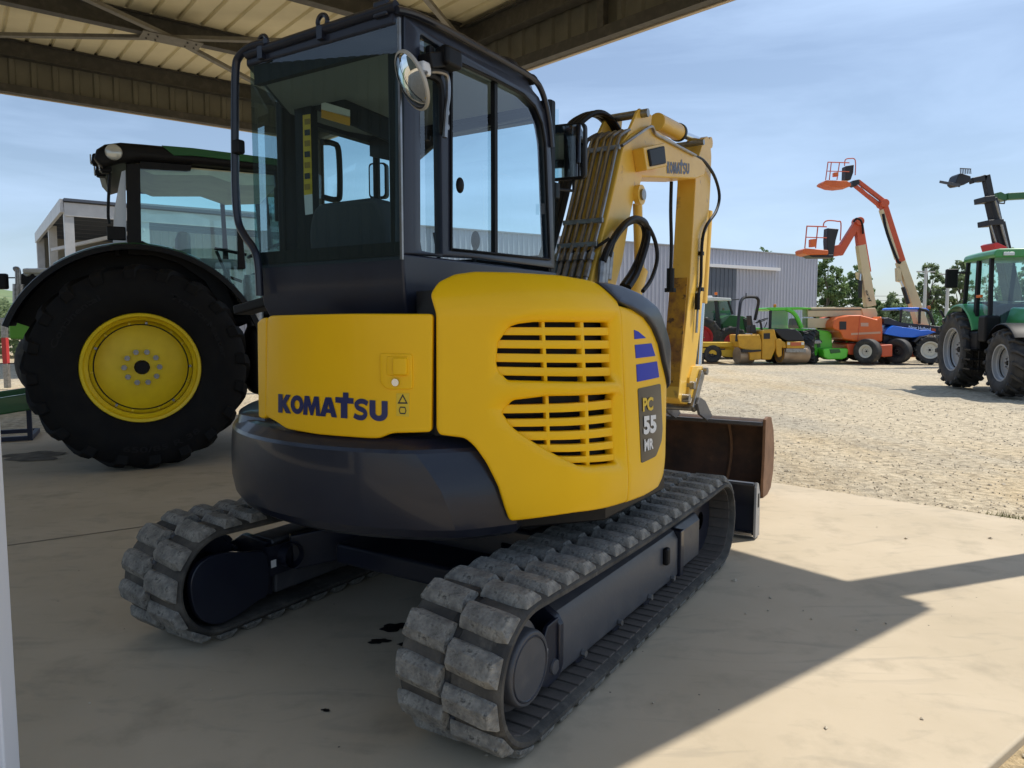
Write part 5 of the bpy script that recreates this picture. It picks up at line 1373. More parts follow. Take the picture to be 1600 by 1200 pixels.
# lower links reaching back
k = MB(); k.bar((.50, -.35, .72), (.58, -2.3, .45), .09, .16); k.build('lift_arm', M_jdg, TRC, bev=.015)
k = MB(); k.bar((-.50, -.35, .72), (-.58, -2.3, .45), .09, .16); k.build('lift_arm', M_jdg, TRC, bev=.015)
k = MB(); k.bar((.50, -.4, 1.25), (.54, -1.0, .62), .05, .05); k.build('lift_rod', M_black, TRC)
# low steel stand behind it
sd = thing('steel_stand', 'low dark blue steel stand on the concrete behind the big tractor', 'stand', tuple(ground(15, 688)), T_rz)
M_bluest = mat('stand_blue', (.02, .025, .06), .5)
for a, b in (((-.6, -.25, .03), (-.6, .22, .03)), ((.1, -.25, .03), (.1, .22, .03)), ((-.6, .22, .03), (.1, .22, .03)), ((-.6, -.25, .03), (.1, -.25, .03)), ((.1, .22, .0), (.1, .22, .42))):
    k = MB(); k.bar(a, b, .05, .05); k.build('bar', M_bluest, sd)
# ================================================================ pale roofed tractor behind it, mostly hidden
bt = thing('background_tractor', 'tractor with pale roof lamps and grey exhaust stack half hidden behind the big tyre', 'tractor')
def wp(px, py, Y):
    d = ray(px, py); return EYE + d * (Y / d.y)
YB = 12.5
def box_px(name, x0, y0, x1, y1, Y, dep, m, parent, bev=.03):
    a, b = wp(x0, y1, Y), wp(x1, y0, Y); k = MB(); k.box(((a.x + b.x) / 2, Y + dep / 2, (a.z + b.z) / 2), (b.x - a.x, dep, b.z - a.z)); return k.build(name, m, parent, bev=bev)
M_pale = mat('pale_roof', (.62, .62, .60), .5)
rf2 = box_px('roof', 34, 419, 130, 427, YB, 1.6, M_pale, bt)
box_px('cab', 36, 427, 128, 520, YB + .1, 1.4, M_black, bt)
for px in (42, 58):
    p = wp(px, 425.5, YB + .09); k = MB(); k.lathe([(0, .02), (.06, .015), (.075, -.02)], p, (0, -1, 0), 20); k.build('work_lamp', M_lens, bt).scale = (1, 1, 1)
k = MB(); k.tube(catmull([wp(23, 421, YB - .3), wp(27, 421, YB - .3), wp(28.5, 432, YB - .3), wp(29, 475, YB - .3)], 5), .045, 14); k.build('exhaust_stack', M_steel, bt)
k = MB(); a = wp(29, 490, YB - .3); k.cyl(wp(29, 444, YB - .3), a, .085, 16); k.build('exhaust_shield', M_steel, bt)
box_px('mirror', -6, 427, 8, 452, YB - .2, .1, M_black, bt)
k = MB(); k.tube([wp(4, 434, YB - .15), wp(36, 434, YB)], .012, 6); k.build('mirror_arm', M_black, bt)
box_px('bonnet', 14, 498, 60, 530, YB - .4, 1.0, mat('bright_green_paint', (.16, .45, .05), .4), bt)
for sx in (.0, 1.7):
    make_wheel(bt, (wp(60, 520, YB).x + sx, YB + .5, .7), (0, -1, 0), .7, .35, .45, M_tyred, M_jdy, 0, seg=32)
fpost = thing('fence_post', 'red and grey post standing at the far left edge of the concrete', 'post', tuple(ground(12, 606)))
g0 = ground(12, 606); hh_ = (606 - 497) / FPX * g0.y
for z0, z1, m__ in ((0, hh_ * .35, M_steel), (hh_ * .35, hh_ * .72, mat('post_red', (.45, .03, .03), .5)), (hh_ * .72, hh_, M_steel)):
    k = MB(); k.box((0, 0, (z0 + z1) / 2), (.10, .10, z1 - z0)); k.build('post_section', m__, fpost, bev=.01)
for z in (hh_ * .92, hh_ * .35):
    k = MB(); k.tube([(-3, 0, z), (.9, 0, z)], .012, 6); k.build('wire', M_black, fpost)

# ================================================================ green tractor at the right edge
c_ = ground(1508, 604)
G_rz = R(169)
gx_ = Vector((math.cos(G_rz), math.sin(G_rz), 0)); gyv = Vector((-math.sin(G_rz), math.cos(G_rz), 0))
go = c_ - gx_ * .62
GF = Frame((go.x, go.y), G_rz)
GT = thing('green_tractor', 'bright green tractor with large grey rimmed tyres at the right edge of the yard', 'tractor', (go.x, go.y, 0), G_rz)
M_dgreen = mat('light_green_paint', (.045, .27, .07), .35, coat=.3, col2=(.06, .30, .09), nscale=3)
M_grim = mat('grey_rim', (.34, .35, .36), .45, .2)
for sx in (1, -1):
    make_wheel(GT, (sx * .72, 0, .82), (sx, 0, 0), .83, .47, .50, M_tyred, M_grim, 18, .06, .0, 8, 48)
    make_wheel(GT, (sx * .72, 2.28, .64), (sx, 0, 0), .645, .35, .44, M_tyred, M_grim, 16, .05, .0, 8, 48)
    arc_sheet(165, 25, .96, .40 * sx, .86 * sx, .05, 'fender', M_dgreen, 24, 0, .86, GT)
    arc_sheet(150, 40, .74, .55 * sx, .92 * sx, .03, 'front_mudguard', M_black, 18, 2.28, .66, GT)
k = MB(); k.box((0, 1.1, .85), (.5, 2.6, .5)); k.build('chassis', M_black, GT, bev=.04)
k = MB(); k.box((0, 2.28, .66), (1.1, .2, .2)); k.build('front_axle', M_black, GT, bev=.03)
k = MB(); k.loft([[Vector((x, y, z)) for x, z in ((-.36, 1.0), (.36, 1.0), (.40, 1.35), (.30, zt), (-.30, zt), (-.40, 1.35))] for y, zt in ((1.15, 1.72), (2.4, 1.62), (2.95, 1.5), (3.05, 1.35))]); k.build('bonnet', M_dgreen, GT, bev=.04)
for x in (.72, -.72):
    for (ya, za, yb, zb, w_) in ((-.02, 1.45, .06, 2.72, .09), (.62, 1.1, .60, 2.72, .13), (1.30, 1.2, 1.18, 2.72, .09)):
        k = MB(); k.bar((x, ya, za), (x * .97, yb, zb), w_, .07, Vector((1, 0, 0))); k.build('cab_pillar', M_black, GT, bev=.01)
    k = MB(); k.face([Vector((x * .98, a, b)) for a, b in ((.0, 1.5), (.60, 1.2), (.58, 2.7), (.06, 2.7))]); k.build('side_window', M_gteal, GT, smooth=False)
    k = MB(); k.face([Vector((x * .98, a, b)) for a, b in ((.62, 1.2), (1.28, 1.25), (1.18, 2.7), (.62, 2.7))]); k.build('door_window', M_gteal, GT, smooth=False)
k = MB(); k.face([Vector((-.7, -.01, 1.5)), Vector((.7, -.01, 1.5)), Vector((.7, .06, 2.7)), Vector((-.7, .06, 2.7))]); k.build('rear_window', M_gteal, GT, smooth=False)
k = MB(); k.face([Vector((-.7, 1.30, 1.3)), Vector((.7, 1.30, 1.3)), Vector((.7, 1.19, 2.7)), Vector((-.7, 1.19, 2.7))]); k.build('windscreen', M_gteal, GT, smooth=False)
k = MB(); k.loft([[Vector((x * w_, y, z)) for x, y in ((-.76, -.08), (.76, -.08), (.80, .6), (.76, 1.42), (-.76, 1.42), (-.80, .6))] for z, w_ in ((2.70, .96), (2.76, 1.0), (2.84, .97), (2.88, .85))]); k.build('roof', M_dgreen, GT, bev=.03)
for x in (.5, -.5):
    k = MB(); k.box((x, 1.435, 2.77), (.2, .03, .07)); k.build('roof_lamp', M_lens, GT, bev=.01)
k = MB(); k.box((.96, -.12, 2.38), (.24, .12, .42)); k.build('rear_box_lamp', M_black, GT, bev=.03)
k = MB(); k.tube([(.7, .05, 2.5), (.86, -.10, 2.5)], .02, 8); k.build('lamp_arm', M_black, GT)
k = MB(); k.box((.70, 1.22, 1.28), (.30, .36, .55)); k.build('air_cleaner', M_black, GT, bev=.05)
k = MB(); k.box((.72, .85, 1.02), (.30, .55, .42)); k.build('fuel_tank', M_black, GT, bev=.05)
k = MB(); k.box((.80, .95, 1.95), (.05, .22, .06)); k.build('indicator_lamp', M_amber, GT, bev=.01)
for z in (.45, .65, .85):
    k = MB(); k.box((.85, 1.0, z), (.3, .32, .03)); k.build('step', M_black, GT)
for y in (.86, 1.14):
    k = MB(); k.bar((.82, y, .40), (.82, y, 1.15), .03, .03, Vector((0, 1, 0))); k.build('step_rail', M_black, GT)
k = MB(); k.box((0, .55, 1.55), (.5, .5, .5)); k.build('seat', M_seat, GT, bev=.08)
k = MB(); k.box((0, .6, 1.25), (1.3, 1.3, .25)); k.build('cab_floor', M_black, GT, bev=.03)
# ================================================================ machines parked across the yard
class Far:
    """a machine standing at distance Y: outlines are read on its near plane, widths are real metres"""
    def __init__(s, name, label, cat, Y, px=None):
        s.Y = Y; x = wp(px, 506, Y).x if px else 0
        s.t = thing(name, label, cat, (x, Y, 0)); s.o = Vector((x, Y, 0))
    def p(s, px, py, dy=0.): return wp(px, py, s.Y + dy) - s.o
    def poly(s, name, pts, m, dy=0., dep=1., bev=.02, par=None):
        k = MB(); k.prism([s.p(x, y, dy) for x, y in pts], (0, dep, 0)); return k.build(name, m, par or s.t, bev=bev)
    def tube(s, name, pts, r, m, dy=0., dy2=None, seg=8, par=None, smooth=True):
        n_ = len(pts); d2 = dy if dy2 is None else dy2
        q = [s.p(x, y, dy + (d2 - dy) * i / max(1, n_ - 1)) for i, (x, y) in enumerate(pts)]
        k = MB(); k.tube(catmull(q, 4) if smooth and n_ > 2 else q, r, seg); return k.build(name, m, par or s.t)
    def bar(s, name, a, b, w, h, m, dy=0., bev=.01, w2=None, h2=None, par=None, dy2=None):
        k = MB(); k.bar(s.p(*a, dy), s.p(*b, dy if dy2 is None else dy2), w, h, Vector((0, 1, 0)), w2, h2); return k.build(name, m, par or s.t, bev=bev)
    def pane(s, name, pts, m, dy=0.):
        k = MB(); k.face([s.p(x, y, dy) for x, y in pts]); return k.build(name, m, s.t, smooth=False)
    def wheel(s, px, Rt, rim, w, m_rim, dy=0., axis=(0, -1, 0), nl=14, mt=None):
        x = s.p(px, 560, dy).x
        return make_wheel(s.t, (x, dy, Rt - .02), axis, Rt, rim, w, mt or M_tyred, m_rim, nl, .04, .02, 6, 32)
def Q1(pts): return [(1060 + .175 * x, 430 + .175 * y) for x, y in pts]
def Q2(pts): return [(1280 + .2 * x, 430 + .2 * y) for x, y in pts]
def Q3(pts): return [(1240 + .2083 * x, 230 + .2083 * y) for x, y in pts]
def Q4(pts): return [(1440 + .1667 * x, 250 + .1667 * y) for x, y in pts]
M_rol = mat('roller_yellow', (.62, .33, .02), .45, col2=(.50, .26, .02), nscale=4, rvar=.2)
M_trl = mat('trailer_yellow', (.72, .46, .03), .45, col2=(.62, .38, .03), nscale=3)
M_drum = mat('drum_steel', (.40, .31, .22), .5, .5, col2=(.30, .22, .15), nscale=3)
M_lime = mat('handler_green', (.14, .66, .05), .38, coat=.2)
M_or = mat('lift_orange', (.72, .15, .03), .42, col2=(.65, .12, .02), nscale=3)
M_orr = mat('lift_red_orange', (.62, .10, .035), .45, col2=(.55, .09, .03), nscale=3)
M_crm = mat('lift_cream', (.68, .56, .34), .45, col2=(.62, .50, .30), nscale=2)
M_nhb = mat('handler_blue', (.015, .17, .80), .35, coat=.2)
M_whr = mat('white_rim', (.66, .63, .54), .5)
M_rdr = mat('red_rim', (.40, .02, .03), .5)
M_grd = mat('dark_green_paint', (.02, .11, .025), .4, coat=.2)
M_blk = mat('machine_black', (.014, .014, .017), .45)
# -- dark green tractor with a white roof
f = Far('row_tractor', 'dark green tractor with white cab roof and red rims behind the yellow trailer', 'tractor', 30.5, 1130)
f.poly('roof', Q1([(175, 205), (300, 195), (470, 205), (475, 228), (175, 228)]), mat('roof_white', (.7, .7, .7), .4), -.8, 1.5)
f.poly('roof_hatch', Q1([(255, 196), (265, 183), (300, 183), (308, 196)]), MATS['roof_white'], -.3, .4)
f.pane('side_window', Q1([(180, 228), (325, 228), (340, 480), (180, 500)]), M_gteal, -.75)
f.pane('windscreen', Q1([(360, 228), (440, 228), (470, 350), (380, 440)]), M_gteal, -.7)
f.poly('pillar', Q1([(322, 222), (350, 222), (385, 480), (345, 490)]), M_blk, -.78, .1)
f.poly('pillar', Q1([(440, 225), (456, 225), (495, 345), (478, 350)]), M_blk, -.78, .1)
f.poly('pillar', Q1([(160, 228), (182, 228), (182, 500), (160, 500)]), M_blk, -.78, .1)
f.poly('cab_body', Q1([(160, 470), (360, 470), (390, 590), (160, 590)]), M_blk, -.7, 1.4)
f.poly('cab_back', Q1([(165, 228), (470, 228), (470, 480), (165, 480)]), mat('cab_inside', (.10, .15, .13), .7), .6, .05)
f.poly('bonnet', Q1([(385, 385), (450, 355), (580, 365), (640, 400), (645, 520), (400, 500)]), M_grd, -.55, 1.1)
f.poly('bonnet_grille', Q1([(575, 380), (640, 405), (644, 505), (600, 500)]), M_blk, -.58, 1.16)
f.wheel(1060 + .175 * 190, .86, .46, .5, M_rdr, -.9); f.wheel(1060 + .175 * 470, .66, .34, .42, M_rdr, -.95)
f.wheel(1060 + .175 * 190, .86, .46, .5, M_rdr, .9); f.wheel(1060 + .175 * 470, .66, .34, .42, M_rdr, .95)
f.poly('front_fender', Q1([(385, 510), (430, 470), (500, 462), (510, 475), (440, 488), (400, 525)]), M_blk, -1.1, .4)
f.tube('beacon_stalk', Q1([(340, 200), (338, 175)]), .02, M_blk, -.6)
f.poly('beacon', Q1([(328, 152), (350, 152), (350, 176), (328, 176)]), M_amber, -.65, .12)
f.tube('mirror_arm', Q1([(470, 220), (545, 215)]), .02, M_blk, -.75)
# -- yellow trailer
f = Far('flat_trailer', 'flat yellow trailer with drawbar in front of the dark green tractor', 'trailer', 25.9, 1112)
f.poly('side_beam', Q1([(150, 598), (565, 602), (565, 640), (150, 640)]), M_trl, 0, .1)
f.poly('bed', Q1([(120, 604), (560, 606), (560, 625), (120, 625)]), M_trl, .12, 1.7)
f.poly('lower_beam', Q1([(280, 665), (560, 660), (520, 735), (430, 730), (280, 700)]), M_trl, .02, .12)
f.poly('lower_beam', Q1([(150, 650), (280, 650), (285, 700), (150, 690)]), M_trl, .02, .12)
f.poly('recess', Q1([(285, 655), (420, 655), (415, 667), (290, 667)]), M_blk, .01, .02, 0)
f.poly('far_beam', Q1([(150, 600), (565, 602), (565, 700), (150, 700)]), M_trl, 1.8, .1)
f.poly('skid', Q1([(515, 715), (610, 705), (640, 720), (600, 735), (520, 735)]), M_blk, .0, .3)
f.bar('drawbar', Q1([(560, 670)])[0], Q1([(680, 690)])[0], .10, .10, M_blk, .4)
for dy in (.1, 1.5): f.wheel(1060 + .175 * 300, .34, .17, .24, M_blk, dy, nl=0)
for q in ((130, 720), (190, 730)):
    k = MB(); p = f.p(*Q1([q])[0], .1); k.box((p.x, .1, p.z - .05), (.25, .3, .35)); k.build('landing_gear', M_blk, f.t, bev=.02)
# -- road roller
f = Far('road_roller', 'yellow tandem road roller with black roll bar between trailer and green handler', 'roller', 25.2, 1212)
f.poly('rear_body', Q1([(530, 532), (730, 530), (745, 600), (740, 755), (640, 762), (632, 690), (540, 640)]), M_rol, 0, 1.0, .04)
f.poly('front_body', Q1([(745, 492), (860, 480), (880, 560), (960, 600), (970, 655), (880, 640), (830, 755), (745, 757)]), M_rol, 0, 1.05, .05)
f.poly('bonnet', Q1([(855, 492), (900, 475), (1045, 478), (1095, 515), (1125, 565), (1125, 592), (975, 592), (920, 560)]), M_blk, .05, .95, .05)
f.poly('front_panel', Q1([(968, 592), (1128, 592), (1128, 655), (968, 655)]), M_rol, -.02, .3, .03)
f.poly('tail_lamp_strip', Q1([(1005, 600), (1095, 598), (1095, 628), (1005, 632)]), mat('lamp_red_orange', (.5, .12, .05), .4), -.035, .02, 0)
for x in (985, 1110): f.poly('headlamp', Q1([(x - 12, 598), (x + 12, 598), (x + 12, 622), (x - 12, 622)]), M_lens, -.035, .02, 0)
f.poly('drum_scraper', Q1([(962, 655), (1140, 655), (1140, 690), (962, 690)]), M_steel, -.02, .2, .01)
k = MB(); a, b = f.p(*Q1([(900, 722)])[0], .35), f.p(*Q1([(1132, 722)])[0], .55); rz_ = .34; a.z = b.z = rz_
k.cyl(a, b, rz_, 40); dm = k.build('front_drum', M_drum, f.t, bev=.01)
ax_ = (a - b).normalized(); k = MB(); k.lathe([(.30, .002), (.26, .004), (.22, -.03), (.1, -.03), (.1, .02), (0, .02)], a, ax_, 32); k.build('drum_face', M_rol, dm)
k = MB(); k.lathe([(0, .06), (.06, .06), (.075, .0)], a, ax_, 16); k.build('drum_hub', M_blk, dm)
f.poly('drum_yoke', Q1([(870, 580), (900, 565), (925, 580), (925, 720), (895, 735), (878, 700)]), M_rol, -.05, .1, .02)
k = MB(); a, b = f.p(*Q1([(520, 730)])[0], .3), f.p(*Q1([(650, 730)])[0], .42); a.z = b.z = .29; k.cyl(a, b, .29, 36); k.build('rear_drum', M_drum, f.t, bev=.01)
f.poly('step', Q1([(570, 660), (660, 668), (740, 665), (740, 680), (640, 690), (570, 690)]), M_blk, -.05, .25, .01)
rops = Q1([(520, 590), (530, 480), (548, 290), (556, 240), (575, 208), (610, 194), (680, 194), (706, 206), (715, 240), (700, 320), (682, 400)])
f.tube('roll_bar', rops, .055, M_blk, .1, .8, 10)
f.tube('beacon_stalk', Q1([(603, 195), (605, 160)]), .02, M_blk, .3)
f.poly('seat', Q1([(640, 470), (650, 440), (690, 440), (700, 520), (640, 520)]), M_blk, .3, .45, .03)
f.poly('seat_back', Q1([(640, 360), (655, 360), (668, 445), (648, 450)]), M_blk, .3, .45, .02)
f.tube('steering_column', Q1([(745, 500), (735, 430), (720, 400)]), .04, M_blk, .4)
sc = f.p(*Q1([(745, 405)])[0], .4); k = MB(); k.tube([sc + Vector((.2 * math.cos(2 * PI * i / 20), .2 * math.sin(2 * PI * i / 20), .08 * math.cos(2 * PI * i / 20))) for i in range(21)], .018, 6, False); k.build('steering_wheel', M_blk, f.t)
f.tube('control_lever', Q1([(770, 470), (790, 420)]), .018, M_blk, .4)
f.poly('side_window', Q1([(762, 520), (818, 516), (818, 568), (762, 570)]), M_blk, -.01, .02, 0)
# -- lime green telehandler
f = Far('green_telehandler', 'lime green telescopic handler with rounded cab left of the orange lift', 'telehandler', 26.2, 1265)
f.poly('cab_roof', Q1([(785, 300), (800, 288), (960, 286), (1060, 284), (1185, 290), (1195, 305), (1010, 305), (980, 315), (830, 318)]), M_lime, -.1, 1.3, .03)
f.poly('cab_pillar', Q1([(815, 318), (838, 312), (832, 480), (810, 480)]), M_blk, -.1, .1)
f.tube('cab_frame', Q1([(960, 300), (1020, 330), (1060, 380), (1100, 470)]), .075, M_lime, -.05)
f.tube('cab_frame', Q1([(1180, 300), (1215, 370), (1255, 480)]), .05, M_blk, .1)
f.pane('side_window', Q1([(835, 315), (985, 312), (1050, 375), (1095, 478), (830, 478)]), M_gclear, -.03)
f.pane('windscreen', Q1([(1020, 310), (1180, 305), (1252, 478), (1105, 478)]), M_gclear, .1)
f.poly('cab_back', Q1([(825, 318), (980, 318), (980, 480), (825, 480)]), mat('cab_inside_pale', (.5, .6, .55), .7), 1.1, .05)
f.poly('seat', Q1([(1020, 385), (1080, 385), (1090, 480), (1010, 480)]), M_blk, .4, .4, .05)
f.poly('body', Q1([(800, 470), (1110, 475), (1260, 488), (1350, 498), (1372, 530), (1380, 655), (1290, 700), (1230, 690), (1150, 560), (800, 540)]), M_lime, .0, 1.6, .05)
f.poly('body_panel', Q1([(1230, 500), (1255, 500), (1270, 640), (1240, 650)]), M_grd, -.02, .03, 0)
f.poly('bumper', Q1([(1292, 660), (1330, 652), (1515, 652), (1522, 670), (1512, 735), (1470, 752), (1340, 755), (1300, 735)]), M_lime, -.5, .5, .06)
f.poly('bumper_recess', Q1([(1350, 662), (1440, 660), (1450, 690), (1360, 700)]), M_grd, -.52, .05, .01)
f.poly('boom', Q1([(1000, 286), (1170, 286), (1180, 310), (1000, 312)]), M_lime, 1.3, .35, .02)
f.poly('fender', Q1([(1085, 495), (1150, 500), (1290, 590), (1270, 615), (1200, 590), (1130, 535)]), M_blk, -.3, .5, .03)
f.poly('fender', Q1([(1290, 480), (1440, 490), (1470, 540), (1440, 545), (1380, 510)]), M_blk, .6, .5, .03)
f.wheel(1060 + .175 * 1180, .60, .32, .42, M_lime, -.15, (.82, -.57, 0), 16); f.wheel(1060 + .175 * 1455, .60, .32, .42, M_lime, 1.6, (.82, -.57, 0), 16)
f.wheel(1060 + .175 * 850, .60, .32, .42, M_lime, .1, (-.3, -.95, 0), 14)
f.poly('hub', Q1([(1205, 580), (1270, 580), (1285, 610), (1215, 615)]), M_steel, -.35, .2, .02)
f.poly('beacon', Q1([(856, 258), (876, 258), (876, 288), (856, 288)]), M_amber, .3, .12, .02)
# -- boom lifts
def basket(f, fl, top, posts, dy, dep, panel, loop):
    bk = f.poly('basket_floor', fl, M_or, dy, dep, .03)
    x0, x1 = min(p[0] for p in fl), max(p[0] for p in fl); yf = min(p[1] for p in fl)
    for d in (dy + .04, dy + dep - .04):
        for tx, bx in posts: f.tube('basket_post', [(tx, top), (bx, yf)], .022, M_orr, d, par=bk, smooth=False)
        f.tube('basket_rail', [(posts[0][0], top), (x1 - 3, top + 1)], .022, M_orr, d, par=bk)
        f.tube('basket_rail', [((posts[0][0] + posts[0][1]) / 2, (top + yf) / 2), (x1 - 3, (top + yf) / 2 + 1)], .018, M_orr, d, par=bk)
    for px, py in ((posts[0][0], top), ((posts[0][0] + posts[0][1]) / 2, (top + yf) / 2)):
        f.tube('basket_rail', [(px, py), (px, py)], .02, M_orr, dy + .04, dy + dep - .04, par=bk)
    f.poly('control_panel', panel, M_blk, dy + .2, dep - .4, .03, bk)
    for d in (dy + .1, dy + dep - .15): f.tube('guard_loop', loop, .022, M_orr, d, par=bk)
    return bk
f = Far('low_boom_lift', 'orange and cream boom lift with folded jib, the lower of the two baskets', 'boom lift', 25.6, 1355)
f.poly('turret', Q2([(105, 385), (118, 355), (150, 328), (240, 311), (325, 311), (400, 330), (455, 345), (492, 318), (500, 440), (497, 520), (300, 520), (190, 500), (165, 440), (108, 420)]), M_or, 0, 1.6, .06)
f.poly('turret_window', Q2([(160, 362), (212, 362), (212, 424), (160, 426)]), M_blk, -.02, .03, .0)
f.poly('turret_sticker', Q2([(325, 372), (385, 372), (385, 400), (325, 400)]), mat('pale_sticker', (.6, .35, .25), .5), -.015, .02, 0)
f.poly('stripe', Q2([(250, 452), (480, 440), (480, 456), (250, 468)]), mat('stripe_pale', (.62, .35, .22), .5), -.012, .02, 0)
f.poly('turret_edge', Q2([(318, 316), (324, 316), (304, 515), (298, 515)]), M_orr, -.012, .02, 0)
f.poly('chassis', Q2([(215, 535), (480, 530), (585, 545), (585, 630), (500, 640), (230, 620)]), M_orr, .1, 1.5, .05)
f.poly('axle_box', Q2([(480, 545), (575, 540), (575, 635), (490, 640)]), M_orr, -.3, .6, .04)
axw = (-.80, -.60, 0)
f.wheel(1280 + .2 * 375, .46, .22, .36, M_whr, -.3, axw, 0); f.wheel(1280 + .2 * 612, .46, .22, .36, M_blk, -.1, axw, 0)
f.wheel(1280 + .2 * 300, .46, .22, .36, M_whr, 1.9, axw, 0); f.wheel(1280 + .2 * 560, .46, .22, .36, M_whr, 2.0, axw, 0)
f.poly('tower_boom', Q2([(-90, 250), (330, 248), (345, 262), (345, 320), (130, 325), (-90, 325)]), M_crm, .6, .5, .02)
f.poly('tower_boom', Q2([(-90, 335), (150, 338), (100, 372), (110, 412), (-90, 412)]), M_crm, .6, .5, .02)
f.poly('boom_seam', Q2([(-85, 268), (330, 266), (330, 274), (-85, 276)]), M_blk, .59, .02, 0)
f.poly('upright', Q2([(330, 258), (440, 255), (458, 300), (450, 345), (395, 345), (345, 318)]), M_crm, .55, .6, .02)
f.bar('main_boom', Q3([(572, 1195)])[0], Q3([(500, 735)])[0], .34, .30, M_crm, .8, .02, .27, .26)
f.poly('boom_lug', Q3([(470, 935), (520, 950), (530, 1005), (480, 985)]), M_crm, .75, .12, .01)
f.bar('fly_boom', Q3([(505, 745)])[0], Q3([(482, 560)])[0], .27, .24, M_orr, .8, .02)
f.tube('boom_cylinder', Q3([(498, 1130), (500, 1000)]), .07, M_blk, .72); f.tube('cylinder_rod', Q3([(500, 1000), (505, 950)]), .035, M_chrome, .72)
f.bar('level_rod', Q3([(512, 580)])[0], Q3([(572, 935)])[0], .08, .08, M_orr, .78)
k = MB(); p = f.p(*Q3([(482, 560)])[0], .8); k.cyl(p + Vector((0, -.2, 0)), p + Vector((0, .2, 0)), .15, 24); k.build('elbow', M_orr, f.t, bev=.02)
f.tube('elbow_hose', Q3([(450, 560), (470, 536), (500, 545), (518, 590), (520, 650)]), .035, M_hose, .6)
f.bar('jib', Q3([(478, 565)])[0], Q3([(335, 800)])[0], .24, .22, M_orr, .8, .02, .28, .24)
f.poly('jib_head', Q3([(300, 740), (345, 730), (375, 770), (355, 812), (300, 815)]), M_orr, .65, .35, .02)
basket(f, Q3([(70, 768), (90, 758), (262, 772), (262, 805), (110, 808), (75, 796)]), 230 + .2083 * 592, [(1240 + .2083 * 100, 1240 + .2083 * 84), (1240 + .2083 * 182, 1240 + .2083 * 165)], .2, .75, Q3([(256, 605), (342, 612), (318, 700), (300, 820), (258, 825), (250, 700)]), Q3([(222, 600), (230, 565), (262, 550), (330, 556), (355, 570), (350, 700)]))
f.poly('basket_tray', Q3([(110, 808), (302, 805), (302, 828), (140, 826)]), M_blk, .3, .6, .02)
f.poly('tool_box', Q3([(128, 690), (170, 686), (170, 745), (128, 748)]), M_or, .2, .2, .02)
bm = text2d('JLG', .03)
q4b = Q3([(568, 1165), (538, 1078), (555, 1070), (586, 1158)])
def fnj(u, v):
    p = bilerp([Vector((x, y, 0)) for x, y in q4b], u, v); return f.p(p.x, p.y, .62)
print3d(bm, fnj, 'lettering', M_ink, f.t)
f = Far('high_boom_lift', 'orange and cream boom lift with the highest raised basket against the sky', 'boom lift', 31.5, 1440)
f.poly('turret', [(1400, 512), (1450, 510), (1462, 516), (1462, 540), (1395, 540)], M_or, 0, 1.8, .06)
f.poly('chassis', [(1395, 540), (1470, 540), (1470, 556), (1395, 556)], M_orr, .1, 1.6, .05)
for px in (1402, 1462):
    for dy in (-.1, 1.9): f.wheel(px, .48, .24, .36, M_whr, dy, (-.4, -.9, 0), 0)
f.bar('main_boom', (1441, 512), Q3([(800, 860)])[0], .44, .40, M_crm, .8, .02, .34, .32)
f.poly('boom_lug', Q3([(775, 905), (805, 915), (818, 1015), (780, 1005)]), M_crm, .6, .2, .01)
f.bar('fly_boom', Q3([(812, 880)])[0], Q3([(672, 440)])[0], .30, .28, M_orr, .8, .02)
f.bar('fly_boom_liner', Q3([(775, 840)])[0], Q3([(655, 470)])[0], .10, .26, M_crm, .72, .01)
f.tube('hose_track', Q3([(672, 500), (700, 640), (780, 850), (800, 860)]), .06, M_hose, .62)
k = MB(); p = f.p(*Q3([(668, 425)])[0], .8); k.cyl(p + Vector((0, -.25, 0)), p + Vector((0, .25, 0)), .18, 24); k.build('elbow', M_orr, f.t, bev=.02)
f.bar('jib_upper', Q3([(675, 405)])[0], Q3([(480, 255)])[0], .16, .16, M_orr, .8, .01)
f.bar('jib_lower', Q3([(645, 440)])[0], Q3([(455, 285)])[0], .14, .14, M_orr, .8, .01)
f.tube('jib_cylinder', Q3([(640, 420), (560, 360)]), .06, M_blk, .8); f.tube('cylinder_rod', Q3([(560, 360), (500, 300)]), .03, M_chrome, .8)
f.poly('jib_head', Q3([(445, 250), (490, 240), (500, 270), (460, 295), (440, 285)]), M_blk, .65, .35, .02)
f.tube('lift_cylinder', Q3([(860, 1175), (820, 1050)]), .09, M_blk, .5); f.tube('cylinder_rod', Q3([(820, 1050), (800, 1005)]), .045, M_chrome, .5)
basket(f, Q3([(228, 262), (245, 246), (400, 252), (432, 268), (432, 292), (350, 302), (290, 296), (230, 272)]), 230 + .2083 * 112, [(1240 + .2083 * 258, 1240 + .2083 * 240), (1240 + .2083 * 283, 1240 + .2083 * 268), (1240 + .2083 * 345, 1240 + .2083 * 325)], .2, .8, Q3([(392, 140), (455, 130), (450, 190), (430, 245), (388, 245)]), Q3([(382, 140), (388, 95), (420, 85), (462, 97), (462, 210)]))
f.poly('tool_box', Q3([(305, 188), (338, 186), (338, 216), (305, 218)]), M_or, .2, .2, .02)
